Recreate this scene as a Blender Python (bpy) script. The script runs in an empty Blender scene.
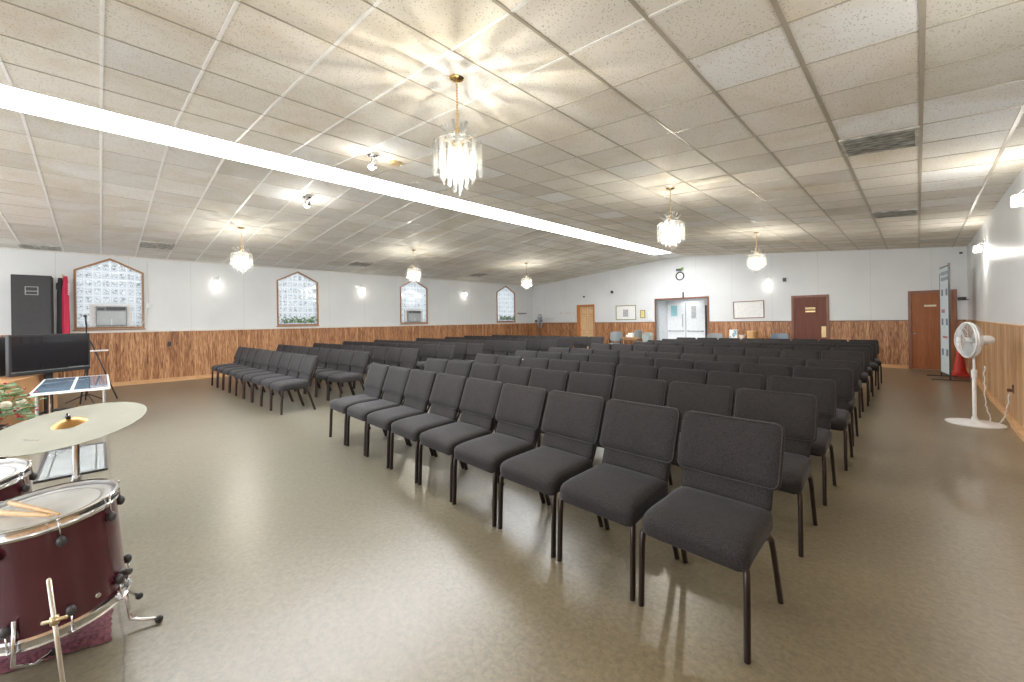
import bpy, bmesh, math, random
from mathutils import Vector, Matrix
random.seed(7)
PI = math.pi
SC = bpy.context.scene
COL = SC.collection

# ------------------------------------------------------------------ camera
CAM_H = 1.479
cd = bpy.data.cameras.new('camera')
cd.sensor_width = 36.0
cd.lens = 408.88 / 1024 * 36.0
cd.shift_y = -(341 - 320.19) / 1024.0
cd.clip_start = 0.02
cam = bpy.data.objects.new('camera', cd)
COL.objects.link(cam)
cam.matrix_world = (Matrix.Translation((0, 0, CAM_H)) @ Matrix.Rotation(0.7817, 4, 'Z')
                    @ Matrix.Rotation(PI / 2, 4, 'X') @ Matrix.Rotation(-0.014, 4, 'Z'))
SC.camera = cam

# ------------------------------------------------------------------ world and exposure
W = bpy.data.worlds.new('world')
SC.world = W
W.use_nodes = True
W.node_tree.nodes['Background'].inputs[0].default_value = (0.93, 0.965, 1.0, 1)
W.node_tree.nodes['Background'].inputs[1].default_value = 1.45
SC.view_settings.view_transform = 'Standard'
SC.view_settings.look = 'None'
SC.view_settings.gamma = 1.0
SC.view_settings.use_curve_mapping = False
SC.view_settings.exposure = 1.27
SC.cycles.diffuse_bounces = 8
SC.cycles.max_bounces = 12
STRIP_E = 12.0        # fluorescent strip
CHAND_W = 105.0       # watts per chandelier
SCONCE_W = .35
SCONCE_R = 8.0
SPOT_W = 5.0

# ------------------------------------------------------------------ room numbers (metres)
XL, XR, YB, YF = -13.93, 0.905, 15.6, -5.0
ZE, ZM = 3.20, 3.80          # eave and ridge heights
XS0, XS1 = -6.83, -6.15      # light strip along the ridge
XM = (XS0 + XS1) / 2
ZW = 1.31                    # wainscot height
TILE = 0.6165
def ceil_z(x):
    if x > XS1: return ZM + (ZE - ZM) * (x - XS1) / (XR - XS1)
    if x < XS0: return ZM + (ZE - ZM) * (x - XS0) / (XL - XS0)
    return ZM

# ------------------------------------------------------------------ mesh helpers
class MB:
    def __init__(s): s.bm = bmesh.new()
    def box(s, c, d, rz=0, M=None, bev=0):
        m = Matrix.Translation(c) @ Matrix.Rotation(rz, 4, 'Z') @ Matrix.Diagonal((d[0], d[1], d[2], 1))
        if M is not None: m = M @ m
        r = bmesh.ops.create_cube(s.bm, size=1, matrix=m)
        if bev > 0:
            es = list({e for v in r['verts'] for e in v.link_edges})
            bmesh.ops.bevel(s.bm, geom=es, offset=bev, segments=2, affect='EDGES', profile=.5)
        return s
    def b2(s, x0, x1, y0, y1, z0, z1, bev=0):
        return s.box(((x0+x1)/2, (y0+y1)/2, (z0+z1)/2), (abs(x1-x0), abs(y1-y0), abs(z1-z0)), bev=bev)
    def tube(s, pts, r, n=10, closed=False, sq=(1, 1), cap=True):
        pts = [Vector(p) for p in pts]
        N = len(pts); rr = r if isinstance(r, (list, tuple)) else [r]*N
        rings = []; up = None
        for i, p in enumerate(pts):
            if closed: t = pts[(i+1) % N] - pts[i-1]
            else: t = pts[min(i+1, N-1)] - pts[max(i-1, 0)]
            t.normalize()
            if up is None:
                up = Vector((0, 0, 1)) if abs(t.z) < .9 else Vector((1, 0, 0))
            a = t.cross(up)
            if a.length < 1e-5: a = t.cross(Vector((1, 0, 0)))
            a.normalize(); b = a.cross(t).normalized(); up = b
            rings.append([s.bm.verts.new(p + rr[i]*(math.cos(2*PI*k/n)*a*sq[0] + math.sin(2*PI*k/n)*b*sq[1])) for k in range(n)])
        M = N if closed else N-1
        for i in range(M):
            A, B = rings[i], rings[(i+1) % N]
            for k in range(n):
                s.bm.faces.new((A[k], A[(k+1) % n], B[(k+1) % n], B[k]))
        if not closed and cap:
            s.bm.faces.new(rings[0][::-1]); s.bm.faces.new(rings[-1])
        return s
    def lathe(s, prof, n=24, M=None, cap=True):
        M = M or Matrix.Identity(4); rings = []
        for r, z in prof:
            if r < 1e-6: rings.append([s.bm.verts.new(M @ Vector((0, 0, z)))])
            else: rings.append([s.bm.verts.new(M @ Vector((r*math.cos(2*PI*k/n), r*math.sin(2*PI*k/n), z))) for k in range(n)])
        for A, B in zip(rings, rings[1:]):
            for k in range(n):
                if len(A) == 1 and len(B) == 1: continue
                if len(A) == 1: s.bm.faces.new((A[0], B[k], B[(k+1) % n]))
                elif len(B) == 1: s.bm.faces.new((A[k], A[(k+1) % n], B[0]))
                else: s.bm.faces.new((A[k], A[(k+1) % n], B[(k+1) % n], B[k]))
        return s
    def prism(s, poly, off, z=None):
        """poly: list of 3D points (planar), off: extrusion vector"""
        off = Vector(off)
        A = [s.bm.verts.new(Vector(p)) for p in poly]
        B = [s.bm.verts.new(Vector(p)+off) for p in poly]
        s.bm.faces.new(A); s.bm.faces.new(B[::-1])
        n = len(A)
        for i in range(n): s.bm.faces.new((A[i], B[i], B[(i+1) % n], A[(i+1) % n]))
        return s
    def sphere(s, c, r, n=12, sc=(1, 1, 1), M=None):
        m = Matrix.Translation(c) @ Matrix.Diagonal((sc[0], sc[1], sc[2], 1))
        if M is not None: m = M @ m
        bmesh.ops.create_uvsphere(s.bm, u_segments=n, v_segments=max(6, n*2//3), radius=r, matrix=m)
        return s
    def build(s, name, mat, parent=None, smooth=False, loc=None, auto=None):
        bmesh.ops.recalc_face_normals(s.bm, faces=s.bm.faces)
        me = bpy.data.meshes.new(name); s.bm.to_mesh(me); s.bm.free()
        me.materials.append(mat)
        if smooth:
            for p in me.polygons: p.use_smooth = True
            if auto is not None:
                me.set_sharp_from_angle(angle=math.radians(auto))
        o = bpy.data.objects.new(name, me); COL.objects.link(o)
        if parent: o.parent = parent
        if loc: o.location = loc
        return o

def empty(name, loc=(0, 0, 0), rz=0):
    o = bpy.data.objects.new(name, None); COL.objects.link(o)
    o.location = loc; o.rotation_euler = (0, 0, rz); o.empty_display_size = .1
    return o
def tag(o, label, cat, group=None):
    o['label'] = label; o['category'] = cat
    if group: o['group'] = group
    return o
def struct(o):
    o['kind'] = 'structure'; return o
def copy_tree(o, parent=None):
    c = o.copy(); COL.objects.link(c)
    if parent: c.parent = parent
    for ch in o.children: copy_tree(ch, c)
    return c
ORD = ['nearest', 'second', 'third', 'fourth', 'fifth', 'sixth', 'seventh', 'eighth', 'ninth', 'tenth']
ORDN = ['first', 'second', 'third', 'fourth', 'fifth', 'sixth', 'seventh', 'eighth', 'ninth', 'tenth']

# ------------------------------------------------------------------ materials
def newmat(name):
    m = bpy.data.materials.new(name); m.use_nodes = True
    return m, m.node_tree.nodes, m.node_tree.links, m.node_tree.nodes['Principled BSDF']
def simple(name, col, rough=.5, metal=0, noise=.06, nscale=14, bump=0, bscale=60, coat=0, sheen=0, trans=0, alpha=1):
    m, N, L, b = newmat(name)
    b.inputs['Roughness'].default_value = rough; b.inputs['Metallic'].default_value = metal
    b.inputs['Coat Weight'].default_value = coat
    if sheen: b.inputs['Sheen Weight'].default_value = sheen; b.inputs['Sheen Roughness'].default_value = .4
    if trans: b.inputs['Transmission Weight'].default_value = trans
    if alpha < 1: b.inputs['Alpha'].default_value = alpha
    tc = N.new('ShaderNodeTexCoord')
    n = N.new('ShaderNodeTexNoise'); n.inputs['Scale'].default_value = nscale; n.inputs['Detail'].default_value = 4
    L.new(tc.outputs['Object'], n.inputs['Vector'])
    r = N.new('ShaderNodeValToRGB')
    r.color_ramp.elements[0].position = .3; r.color_ramp.elements[1].position = .7
    r.color_ramp.elements[0].color = tuple(max(0, c*(1-noise)) for c in col)+(1,)
    r.color_ramp.elements[1].color = tuple(min(1, c*(1+noise)) for c in col)+(1,)
    L.new(n.outputs['Fac'], r.inputs['Fac']); L.new(r.outputs['Color'], b.inputs['Base Color'])
    if bump:
        n2 = N.new('ShaderNodeTexNoise'); n2.inputs['Scale'].default_value = bscale; n2.inputs['Detail'].default_value = 6
        L.new(tc.outputs['Object'], n2.inputs['Vector'])
        bp = N.new('ShaderNodeBump'); bp.inputs['Strength'].default_value = bump; bp.inputs['Distance'].default_value = .004
        L.new(n2.outputs['Fac'], bp.inputs['Height']); L.new(bp.outputs['Normal'], b.inputs['Normal'])
    return m
def emit(name, col, s):
    m, N, L, b = newmat(name)
    b.inputs['Base Color'].default_value = col+(1,); b.inputs['Emission Color'].default_value = col+(1,)
    b.inputs['Emission Strength'].default_value = s
    return m
def math_node(N, L, op, a, b=None, c=None):
    n = N.new('ShaderNodeMath'); n.operation = op
    for i, v in enumerate((a, b, c)):
        if v is None: continue
        if isinstance(v, (int, float)): n.inputs[i].default_value = v
        else: L.new(v, n.inputs[i])
    return n.outputs[0]

def mat_floor():
    m, N, L, b = newmat('painted_concrete')
    tc = N.new('ShaderNodeTexCoord'); O = tc.outputs['Object']
    def noise(scale, det=5, rough=.6, dist=0, vec=O):
        n = N.new('ShaderNodeTexNoise'); n.inputs['Scale'].default_value = scale; n.inputs['Detail'].default_value = det
        n.inputs['Roughness'].default_value = rough; n.inputs['Distortion'].default_value = dist
        L.new(vec, n.inputs['Vector']); return n.outputs['Fac']
    big = noise(.45, 5, .55, .3); mid = noise(3.0, 8, .65, .3)
    r = N.new('ShaderNodeValToRGB'); e = r.color_ramp.elements
    e[0].position = .3; e[0].color = (.20, .150, .078, 1); e[1].position = .7; e[1].color = (.27, .212, .122, 1)
    L.new(math_node(N, L, 'ADD', math_node(N, L, 'MULTIPLY', big, .6), math_node(N, L, 'MULTIPLY', mid, .4)), r.inputs['Fac'])
    # greyer to the left, darkened there to even out the strip's light
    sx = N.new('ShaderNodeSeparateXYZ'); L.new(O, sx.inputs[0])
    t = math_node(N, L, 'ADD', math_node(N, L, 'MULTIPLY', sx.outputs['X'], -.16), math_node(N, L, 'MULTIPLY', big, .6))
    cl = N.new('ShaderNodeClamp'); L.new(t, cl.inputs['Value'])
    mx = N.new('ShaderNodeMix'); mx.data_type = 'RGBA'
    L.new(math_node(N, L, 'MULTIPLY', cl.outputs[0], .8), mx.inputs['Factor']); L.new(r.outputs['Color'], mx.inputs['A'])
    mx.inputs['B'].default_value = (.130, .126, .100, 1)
    # crack running along the room's width
    wob = math_node(N, L, 'MULTIPLY', math_node(N, L, 'SUBTRACT', noise(1.6, 6), .5), .09)
    cy = math_node(N, L, 'ABSOLUTE', math_node(N, L, 'SUBTRACT', math_node(N, L, 'ADD', sx.outputs['Y'], wob), .06))
    cr = math_node(N, L, 'LESS_THAN', cy, .0045)
    sp = noise(30, 2, .5); spots = math_node(N, L, 'GREATER_THAN', sp, .76)
    dark = math_node(N, L, 'MAXIMUM', cr, math_node(N, L, 'MULTIPLY', spots, .6))
    mx2 = N.new('ShaderNodeMix'); mx2.data_type = 'RGBA'
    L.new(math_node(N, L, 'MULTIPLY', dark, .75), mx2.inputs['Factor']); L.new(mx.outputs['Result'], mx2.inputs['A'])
    mx2.inputs['B'].default_value = (.10, .085, .065, 1)
    # fine worn grain and pale scuffs of the paint
    gr = N.new('ShaderNodeMapRange'); L.new(noise(34, 5, .72, .5), gr.inputs['Value'])
    gr.inputs['From Min'].default_value = .35; gr.inputs['From Max'].default_value = .65; gr.inputs['To Min'].default_value = .72; gr.inputs['To Max'].default_value = 1.16
    gs = N.new('ShaderNodeVectorMath'); gs.operation = 'SCALE'; L.new(mx2.outputs['Result'], gs.inputs[0]); L.new(gr.outputs[0], gs.inputs['Scale'])
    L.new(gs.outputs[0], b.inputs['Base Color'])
    rr = N.new('ShaderNodeMapRange'); L.new(mid, rr.inputs['Value'])
    rr.inputs['From Min'].default_value = .3; rr.inputs['From Max'].default_value = .7
    rr.inputs['To Min'].default_value = .278; rr.inputs['To Max'].default_value = .31
    L.new(rr.outputs[0], b.inputs['Roughness'])
    b.inputs['Specular IOR Level'].default_value = .9
    # trowel marks: stretched noise
    mp = N.new('ShaderNodeMapping'); mp.inputs['Rotation'].default_value = (0, 0, .6); mp.inputs['Scale'].default_value = (3, 22, 1)
    L.new(O, mp.inputs['Vector'])
    tr = noise(1.2, 8, .65, 1.2, mp.outputs['Vector']); wav = noise(7, 6, .6, .5)
    h = math_node(N, L, 'ADD', math_node(N, L, 'MULTIPLY', tr, .15), math_node(N, L, 'MULTIPLY', wav, .5))
    h = math_node(N, L, 'ADD', h, math_node(N, L, 'MULTIPLY', noise(60, 5, .7, .6), .22))
    h = math_node(N, L, 'SUBTRACT', h, math_node(N, L, 'MULTIPLY', cr, .6))
    bp = N.new('ShaderNodeBump'); bp.inputs['Strength'].default_value = .38; bp.inputs['Distance'].default_value = .010
    L.new(h, bp.inputs['Height']); L.new(bp.outputs['Normal'], b.inputs['Normal'])
    return m

def mat_wall():
    m, N, L, b = newmat('painted_panelling')
    tc = N.new('ShaderNodeTexCoord'); sx = N.new('ShaderNodeSeparateXYZ'); L.new(tc.outputs['Object'], sx.inputs[0])
    h = math_node(N, L, 'ADD', sx.outputs['X'], sx.outputs['Y'])
    f = math_node(N, L, 'FRACT', math_node(N, L, 'DIVIDE', h, 1.22))
    g = math_node(N, L, 'LESS_THAN', f, .007)
    f2 = math_node(N, L, 'FRACT', math_node(N, L, 'DIVIDE', h, .203))
    g2 = math_node(N, L, 'LESS_THAN', f2, .03)
    n = N.new('ShaderNodeTexNoise'); n.inputs['Scale'].default_value = 1.1; n.inputs['Detail'].default_value = 6
    L.new(tc.outputs['Object'], n.inputs['Vector'])
    r = N.new('ShaderNodeValToRGB'); r.color_ramp.elements[0].position = .35; r.color_ramp.elements[1].position = .65
    r.color_ramp.elements[0].color = (.70, .715, .72, 1); r.color_ramp.elements[1].color = (.74, .755, .76, 1)
    L.new(n.outputs['Fac'], r.inputs['Fac'])
    mx = N.new('ShaderNodeMix'); mx.data_type = 'RGBA'; L.new(math_node(N, L, 'MULTIPLY', g, .35), mx.inputs['Factor'])
    L.new(r.outputs['Color'], mx.inputs['A']); mx.inputs['B'].default_value = (.35, .35, .34, 1)
    L.new(mx.outputs['Result'], b.inputs['Base Color']); b.inputs['Roughness'].default_value = .38
    bp = N.new('ShaderNodeBump'); bp.inputs['Strength'].default_value = .35; bp.inputs['Distance'].default_value = .004; bp.invert = True
    L.new(math_node(N, L, 'ADD', g, math_node(N, L, 'MULTIPLY', g2, .5)), bp.inputs['Height']); L.new(bp.outputs['Normal'], b.inputs['Normal'])
    return m

def mat_wood(name, c_dark, c_mid, c_light, plank=.10, groove=.35, rough=.42, vert=True, gs=1.0, pv=.12):
    m, N, L, b = newmat(name)
    tc = N.new('ShaderNodeTexCoord'); sx = N.new('ShaderNodeSeparateXYZ'); L.new(tc.outputs['Object'], sx.inputs[0])
    h = math_node(N, L, 'ADD', sx.outputs['X'], sx.outputs['Y']); z = sx.outputs['Z']
    if not vert: h, z = z, h
    pl = math_node(N, L, 'FLOOR', math_node(N, L, 'DIVIDE', h, plank))
    wn = N.new('ShaderNodeTexWhiteNoise'); wn.noise_dimensions = '1D'; L.new(pl, wn.inputs['W'])
    cv = N.new('ShaderNodeCombineXYZ')
    L.new(math_node(N, L, 'MULTIPLY', h, 34*gs), cv.inputs[0])
    L.new(math_node(N, L, 'MULTIPLY', z, 2.6*gs), cv.inputs[1]); L.new(math_node(N, L, 'MULTIPLY', wn.outputs['Value'], 40), cv.inputs[2])
    n = N.new('ShaderNodeTexNoise'); n.inputs['Scale'].default_value = 1.0; n.inputs['Detail'].default_value = 5
    n.inputs['Distortion'].default_value = 1.4; n.inputs['Roughness'].default_value = .62; L.new(cv.outputs[0], n.inputs['Vector'])
    v = math_node(N, L, 'ADD', math_node(N, L, 'MULTIPLY', n.outputs['Fac'], 1-pv), math_node(N, L, 'MULTIPLY', wn.outputs['Value'], pv))
    r = N.new('ShaderNodeValToRGB'); e = r.color_ramp.elements
    e[0].position = .34; e[0].color = c_dark+(1,); e[1].position = .66; e[1].color = c_light+(1,)
    k = e.new(.49); k.color = c_mid+(1,)
    L.new(v, r.inputs['Fac'])
    g = math_node(N, L, 'LESS_THAN', math_node(N, L, 'FRACT', math_node(N, L, 'DIVIDE', h, plank)), .05)
    mx = N.new('ShaderNodeMix'); mx.data_type = 'RGBA'; L.new(math_node(N, L, 'MULTIPLY', g, groove), mx.inputs['Factor'])
    L.new(r.outputs['Color'], mx.inputs['A']); mx.inputs['B'].default_value = (.06, .03, .015, 1)
    L.new(mx.outputs['Result'], b.inputs['Base Color']); b.inputs['Roughness'].default_value = rough
    bp = N.new('ShaderNodeBump'); bp.inputs['Strength'].default_value = .3; bp.inputs['Distance'].default_value = .004; bp.invert = True
    L.new(g, bp.inputs['Height']); L.new(bp.outputs['Normal'], b.inputs['Normal'])
    return m

def mat_tiles():
    m, N, L, b = newmat('ceiling_tile')
    at = N.new('ShaderNodeAttribute'); at.attribute_name = 'tint'
    tc = N.new('ShaderNodeTexCoord'); O = tc.outputs['Object']
    def noise(scale, det=4, rough=.6, dist=0):
        n = N.new('ShaderNodeTexNoise'); n.inputs['Scale'].default_value = scale; n.inputs['Detail'].default_value = det
        n.inputs['Roughness'].default_value = rough; n.inputs['Distortion'].default_value = dist
        L.new(O, n.inputs['Vector']); return n.outputs['Fac']
    # stains
    st = N.new('ShaderNodeMapRange'); L.new(noise(1.0, 6, .6, .8), st.inputs['Value'])
    st.inputs['From Min'].default_value = .45; st.inputs['From Max'].default_value = .72; st.inputs['To Max'].default_value = .75
    mx = N.new('ShaderNodeMix'); mx.data_type = 'RGBA'; mx.blend_type = 'MULTIPLY'
    L.new(st.outputs[0], mx.inputs['Factor']); L.new(at.outputs['Color'], mx.inputs['A']); mx.inputs['B'].default_value = (.80, .74, .62, 1)
    vo = N.new('ShaderNodeTexVoronoi'); vo.inputs['Scale'].default_value = 58; L.new(O, vo.inputs['Vector'])
    pit = math_node(N, L, 'MULTIPLY', math_node(N, L, 'LESS_THAN', vo.outputs['Distance'], .29), math_node(N, L, 'GREATER_THAN', noise(40, 2), .5))
    mx2 = N.new('ShaderNodeMix'); mx2.data_type = 'RGBA'; L.new(math_node(N, L, 'MULTIPLY', pit, .62), mx2.inputs['Factor'])
    L.new(mx.outputs['Result'], mx2.inputs['A']); mx2.inputs['B'].default_value = (.30, .26, .2, 1)
    L.new(mx2.outputs['Result'], b.inputs['Base Color']); b.inputs['Roughness'].default_value = .75
    b.inputs['Specular IOR Level'].default_value = .25
    bp = N.new('ShaderNodeBump'); bp.inputs['Strength'].default_value = .3; bp.inputs['Distance'].default_value = .004
    L.new(noise(130, 3), bp.inputs['Height']); L.new(bp.outputs['Normal'], b.inputs['Normal'])
    return m

def mat_fabric(name, col, dark):
    m, N, L, b = newmat(name)
    tc = N.new('ShaderNodeTexCoord'); O = tc.outputs['Object']
    vo = N.new('ShaderNodeTexNoise'); vo.inputs['Scale'].default_value = 230; vo.inputs['Detail'].default_value = 3; L.new(O, vo.inputs['Vector'])
    n = N.new('ShaderNodeTexNoise'); n.inputs['Scale'].default_value = 6; n.inputs['Detail'].default_value = 5; L.new(O, n.inputs['Vector'])
    v = math_node(N, L, 'ADD', math_node(N, L, 'MULTIPLY', vo.outputs['Fac'], .85), math_node(N, L, 'MULTIPLY', n.outputs['Fac'], .15))
    r = N.new('ShaderNodeValToRGB'); r.color_ramp.elements[0].position = .40; r.color_ramp.elements[1].position = .62
    r.color_ramp.elements[0].color = dark+(1,); r.color_ramp.elements[1].color = col+(1,)
    L.new(v, r.inputs['Fac']); L.new(r.outputs['Color'], b.inputs['Base Color'])
    b.inputs['Roughness'].default_value = .85; b.inputs['Sheen Weight'].default_value = .13; b.inputs['Sheen Roughness'].default_value = .35
    b.inputs['Sheen Tint'].default_value = (.75, .8, .95, 1)
    bp = N.new('ShaderNodeBump'); bp.inputs['Strength'].default_value = .5; bp.inputs['Distance'].default_value = .002
    L.new(vo.outputs['Fac'], bp.inputs['Height']); L.new(bp.outputs['Normal'], b.inputs['Normal'])
    return m

def mat_glassblock():
    m, N, L, b = newmat('glass_block')
    tc = N.new('ShaderNodeTexCoord'); sx = N.new('ShaderNodeSeparateXYZ'); L.new(tc.outputs['Object'], sx.inputs[0])
    fy = math_node(N, L, 'FRACT', math_node(N, L, 'DIVIDE', sx.outputs['Y'], .1475)); fz = math_node(N, L, 'FRACT', math_node(N, L, 'DIVIDE', sx.outputs['Z'], .197))
    ey = math_node(N, L, 'ABSOLUTE', math_node(N, L, 'SUBTRACT', fy, .5)); ez = math_node(N, L, 'ABSOLUTE', math_node(N, L, 'SUBTRACT', fz, .5))
    edge = math_node(N, L, 'MAXIMUM', ey, ez)
    mort = math_node(N, L, 'GREATER_THAN', edge, .455)
    rim = math_node(N, L, 'MULTIPLY', math_node(N, L, 'GREATER_THAN', edge, .33), math_node(N, L, 'LESS_THAN', edge, .40))
    n = N.new('ShaderNodeTexNoise'); n.inputs['Scale'].default_value = 15; n.inputs['Detail'].default_value = 3; n.inputs['Distortion'].default_value = 2.5
    L.new(tc.outputs['Object'], n.inputs['Vector'])
    blot = math_node(N, L, 'MULTIPLY', math_node(N, L, 'GREATER_THAN', n.outputs['Fac'], .51), math_node(N, L, 'LESS_THAN', edge, .30))
    d = math_node(N, L, 'MAXIMUM', math_node(N, L, 'MULTIPLY', blot, .66), math_node(N, L, 'MULTIPLY', rim, .40))
    d = math_node(N, L, 'MAXIMUM', d, math_node(N, L, 'MULTIPLY', mort, .12))
    mx = N.new('ShaderNodeMix'); mx.data_type = 'RGBA'; L.new(d, mx.inputs['Factor'])
    mx.inputs['A'].default_value = (.60, .615, .62, 1); mx.inputs['B'].default_value = (.07, .085, .10, 1)
    t = N.new('ShaderNodeBsdfTranslucent'); L.new(mx.outputs['Result'], t.inputs['Color'])
    g = N.new('ShaderNodeBsdfGlossy'); g.inputs['Roughness'].default_value = .12
    ms = N.new('ShaderNodeMixShader'); ms.inputs[0].default_value = .07
    L.new(t.outputs[0], ms.inputs[1]); L.new(g.outputs[0], ms.inputs[2])
    bp = N.new('ShaderNodeBump'); bp.inputs['Strength'].default_value = .6; bp.inputs['Distance'].default_value = .01; bp.invert = True
    L.new(edge, bp.inputs['Height']); L.new(bp.outputs['Normal'], g.inputs['Normal'])
    L.new(ms.outputs[0], N['Material Output'].inputs['Surface'])
    return m

def mat_acrylic(name='clear_acrylic', f=.09, c=.30):
    m, N, L, b = newmat(name)
    t = N.new('ShaderNodeBsdfTransparent'); t.inputs[0].default_value = (.93, .94, .94, 1)
    tl = N.new('ShaderNodeBsdfTranslucent'); tl.inputs[0].default_value = (c, c*.99, c*.97, 1)
    g = N.new('ShaderNodeBsdfGlossy'); g.inputs['Roughness'].default_value = .08
    fr = N.new('ShaderNodeLayerWeight'); fr.inputs['Blend'].default_value = .35
    m1 = N.new('ShaderNodeMixShader'); m1.inputs[0].default_value = f; L.new(t.outputs[0], m1.inputs[1]); L.new(tl.outputs[0], m1.inputs[2])
    m2 = N.new('ShaderNodeMixShader'); L.new(math_node(N, L, 'MULTIPLY', fr.outputs['Facing'], .45), m2.inputs[0])
    L.new(m1.outputs[0], m2.inputs[1]); L.new(g.outputs[0], m2.inputs[2])
    L.new(m2.outputs[0], N['Material Output'].inputs['Surface'])
    return m

def mat_rug():
    return simple('shag', (.15, .052, .070), .95, noise=.55, nscale=60, bump=1.0, bscale=90)

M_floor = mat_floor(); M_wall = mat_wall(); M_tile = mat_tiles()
M_wains = mat_wood('wainscot_wood', (.13, .045, .018), (.37, .16, .066), (.64, .37, .185), .102, .3, .42, pv=.10)
M_wainsR = mat_wood('plank_wood', (.34, .18, .08), (.52, .30, .15), (.70, .47, .27), .20, .5, .40, gs=.55, pv=.2)
M_base = mat_wood('pine_baseboard', (.50, .26, .11), (.60, .34, .16), (.68, .42, .22), 3.1, 0, .45, False, .6)
M_cream = simple('cream_trim', (.72, .70, .66), .45)
M_darktrim = simple('dark_trim', (.16, .085, .045), .45)
M_frame = mat_wood('window_frame_wood', (.30, .14, .06), (.38, .19, .085), (.46, .25, .12), 4.1, 0, .4)
M_brown = mat_wood('brown_door', (.125, .032, .018), (.155, .042, .022), (.18, .055, .028), 4.1, 0, .55, True, .5)
M_casing = mat_wood('brown_casing', (.17, .065, .035), (.22, .085, .045), (.27, .11, .06), 4.1, 0, .35)
M_redwood = mat_wood('reddish_door', (.22, .06, .014), (.29, .085, .02), (.36, .12, .032), 4.1, 0, .5, True, .5)
M_pine = mat_wood('light_pine_door', (.68, .46, .24), (.76, .54, .31), (.82, .62, .39), 4.1, 0, .4, True, .6)
M_orange = mat_wood('orange_casing', (.48, .19, .06), (.55, .23, .08), (.60, .28, .11), 4.1, 0, .4)
M_block = mat_glassblock(); M_acr = mat_acrylic(); M_acr2 = mat_acrylic('frosted_acrylic', .3, .5)
M_tee = simple('tee_white', (.92, .91, .88), .35); M_tee2 = simple('tee_aged', (.44, .40, .32), .35)
M_strip = emit('diffuser', (.97, .985, 1), STRIP_E)
M_brass = simple('brass', (.80, .55, .22), .22, 1); M_chrome = simple('chrome', (.78, .78, .80), .12, 1)
M_bulb = emit('bulb_glow', (1.0, .90, .72), 8); M_bulbw = emit('lamp_glow', (1.0, .96, .88), 2.6)
M_fab = mat_fabric('charcoal_fabric', (.034, .028, .0285), (.004, .0032, .0036))
M_pipe = simple('grey_piping', (.048, .044, .044), .8)
M_legs = simple('bronze_tube', (.022, .012, .010), .28, .4, coat=.3)
M_black = simple('black_plastic', (.018, .018, .02), .4); M_blackr = simple('black_carpet_cabinet', (.045, .045, .045), .85, bump=.3)
M_white = simple('white_plastic', (.78, .79, .80), .35); M_grey = simple('grey_plastic', (.30, .32, .33), .5)
M_dgrey = simple('dark_grey_metal', (.10, .10, .105), .4, .6)
M_screen = simple('screen_glass', (.016, .015, .017), .12, coat=.5)
M_whited = simple('white_painted_door', (.78, .80, .82), .35); M_paper = simple('paper', (.85, .85, .83), .7)
M_paperg = simple('printed_paper', (.45, .45, .45), .7, noise=.5, nscale=40)
M_maroon = simple('maroon_lacquer', (.085, .017, .028), .16, coat=.6, noise=.15, nscale=3)
M_head = simple('drum_head', (.62, .62, .60), .5, noise=.12, nscale=7)
M_cym = simple('cymbal_bronze', (.19, .185, .135), .48, .6, noise=.12, nscale=4, bump=.15, bscale=30)
M_bell = simple('cymbal_bell', (.50, .27, .08), .35, .8)
M_stick = simple('hickory', (.72, .47, .24), .5, noise=.2); M_rug = mat_rug()
M_tan = simple('tan_plywood', (.55, .30, .14), .5, noise=.10, nscale=2.5)
M_reflglass = simple('glass_blue_reflection', (.26, .42, .62), .06, coat=1, noise=.25, nscale=3)  # blue base colour stands in for window light reflected in the glass
M_red = simple('red_cloth', (.55, .03, .08), .8); M_redpl = simple('orange_red_plastic', (.70, .045, .03), .4)
M_blackcl = simple('black_cloth', (.03, .03, .035), .85); M_whitecl = simple('white_cloth', (.75, .75, .75), .8)
M_leaf = simple('leaf', (.10, .20, .07), .6, noise=.4); M_leafp = simple('pale_leaf', (.30, .42, .26), .6, noise=.3)
M_berry = simple('berry', (.40, .02, .03), .35); M_petal = simple('petal', (.80, .76, .62), .6)
M_banner = simple('banner_blue', (.66, .76, .80), .5); M_ink = simple('print_dark_blue', (.12, .16, .26), .5)
M_inkr = simple('print_red', (.45, .16, .18), .5)
M_gold = simple('gold_plate', (.78, .58, .30), .35, .6); M_yel = simple('yellow_print', (.70, .62, .25), .6)
M_bluep = simple('printed_blue', (.20, .42, .60), .5); M_teal = simple('teal_notice', (.30, .58, .62), .6)
M_wicker = mat_wood('wicker_wood', (.42, .22, .08), (.58, .34, .15), (.68, .44, .22), .03, .3, .5)
M_table = mat_wood('table_wood', (.35, .19, .09), (.48, .28, .14), (.56, .36, .2), 3.3, 0, .4, False)
M_brownpl = simple('brown_plate', (.12, .05, .03), .5); M_greyfab = simple('grey_vinyl', (.22, .24, .25), .5)
M_ventdirt = simple('sooty_metal', (.46, .45, .41), .5, noise=.5, nscale=9)
M_clearglass = simple('sheet_glass', (.42, .45, .45), .05, trans=.0, coat=1, noise=.1, nscale=3)

# ------------------------------------------------------------------ floor, walls
m = MB(); m.b2(XL-.3, XR+.3, YF-.3, YB+.3, -.12, 0)
struct(m.build('floor', M_floor))

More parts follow.
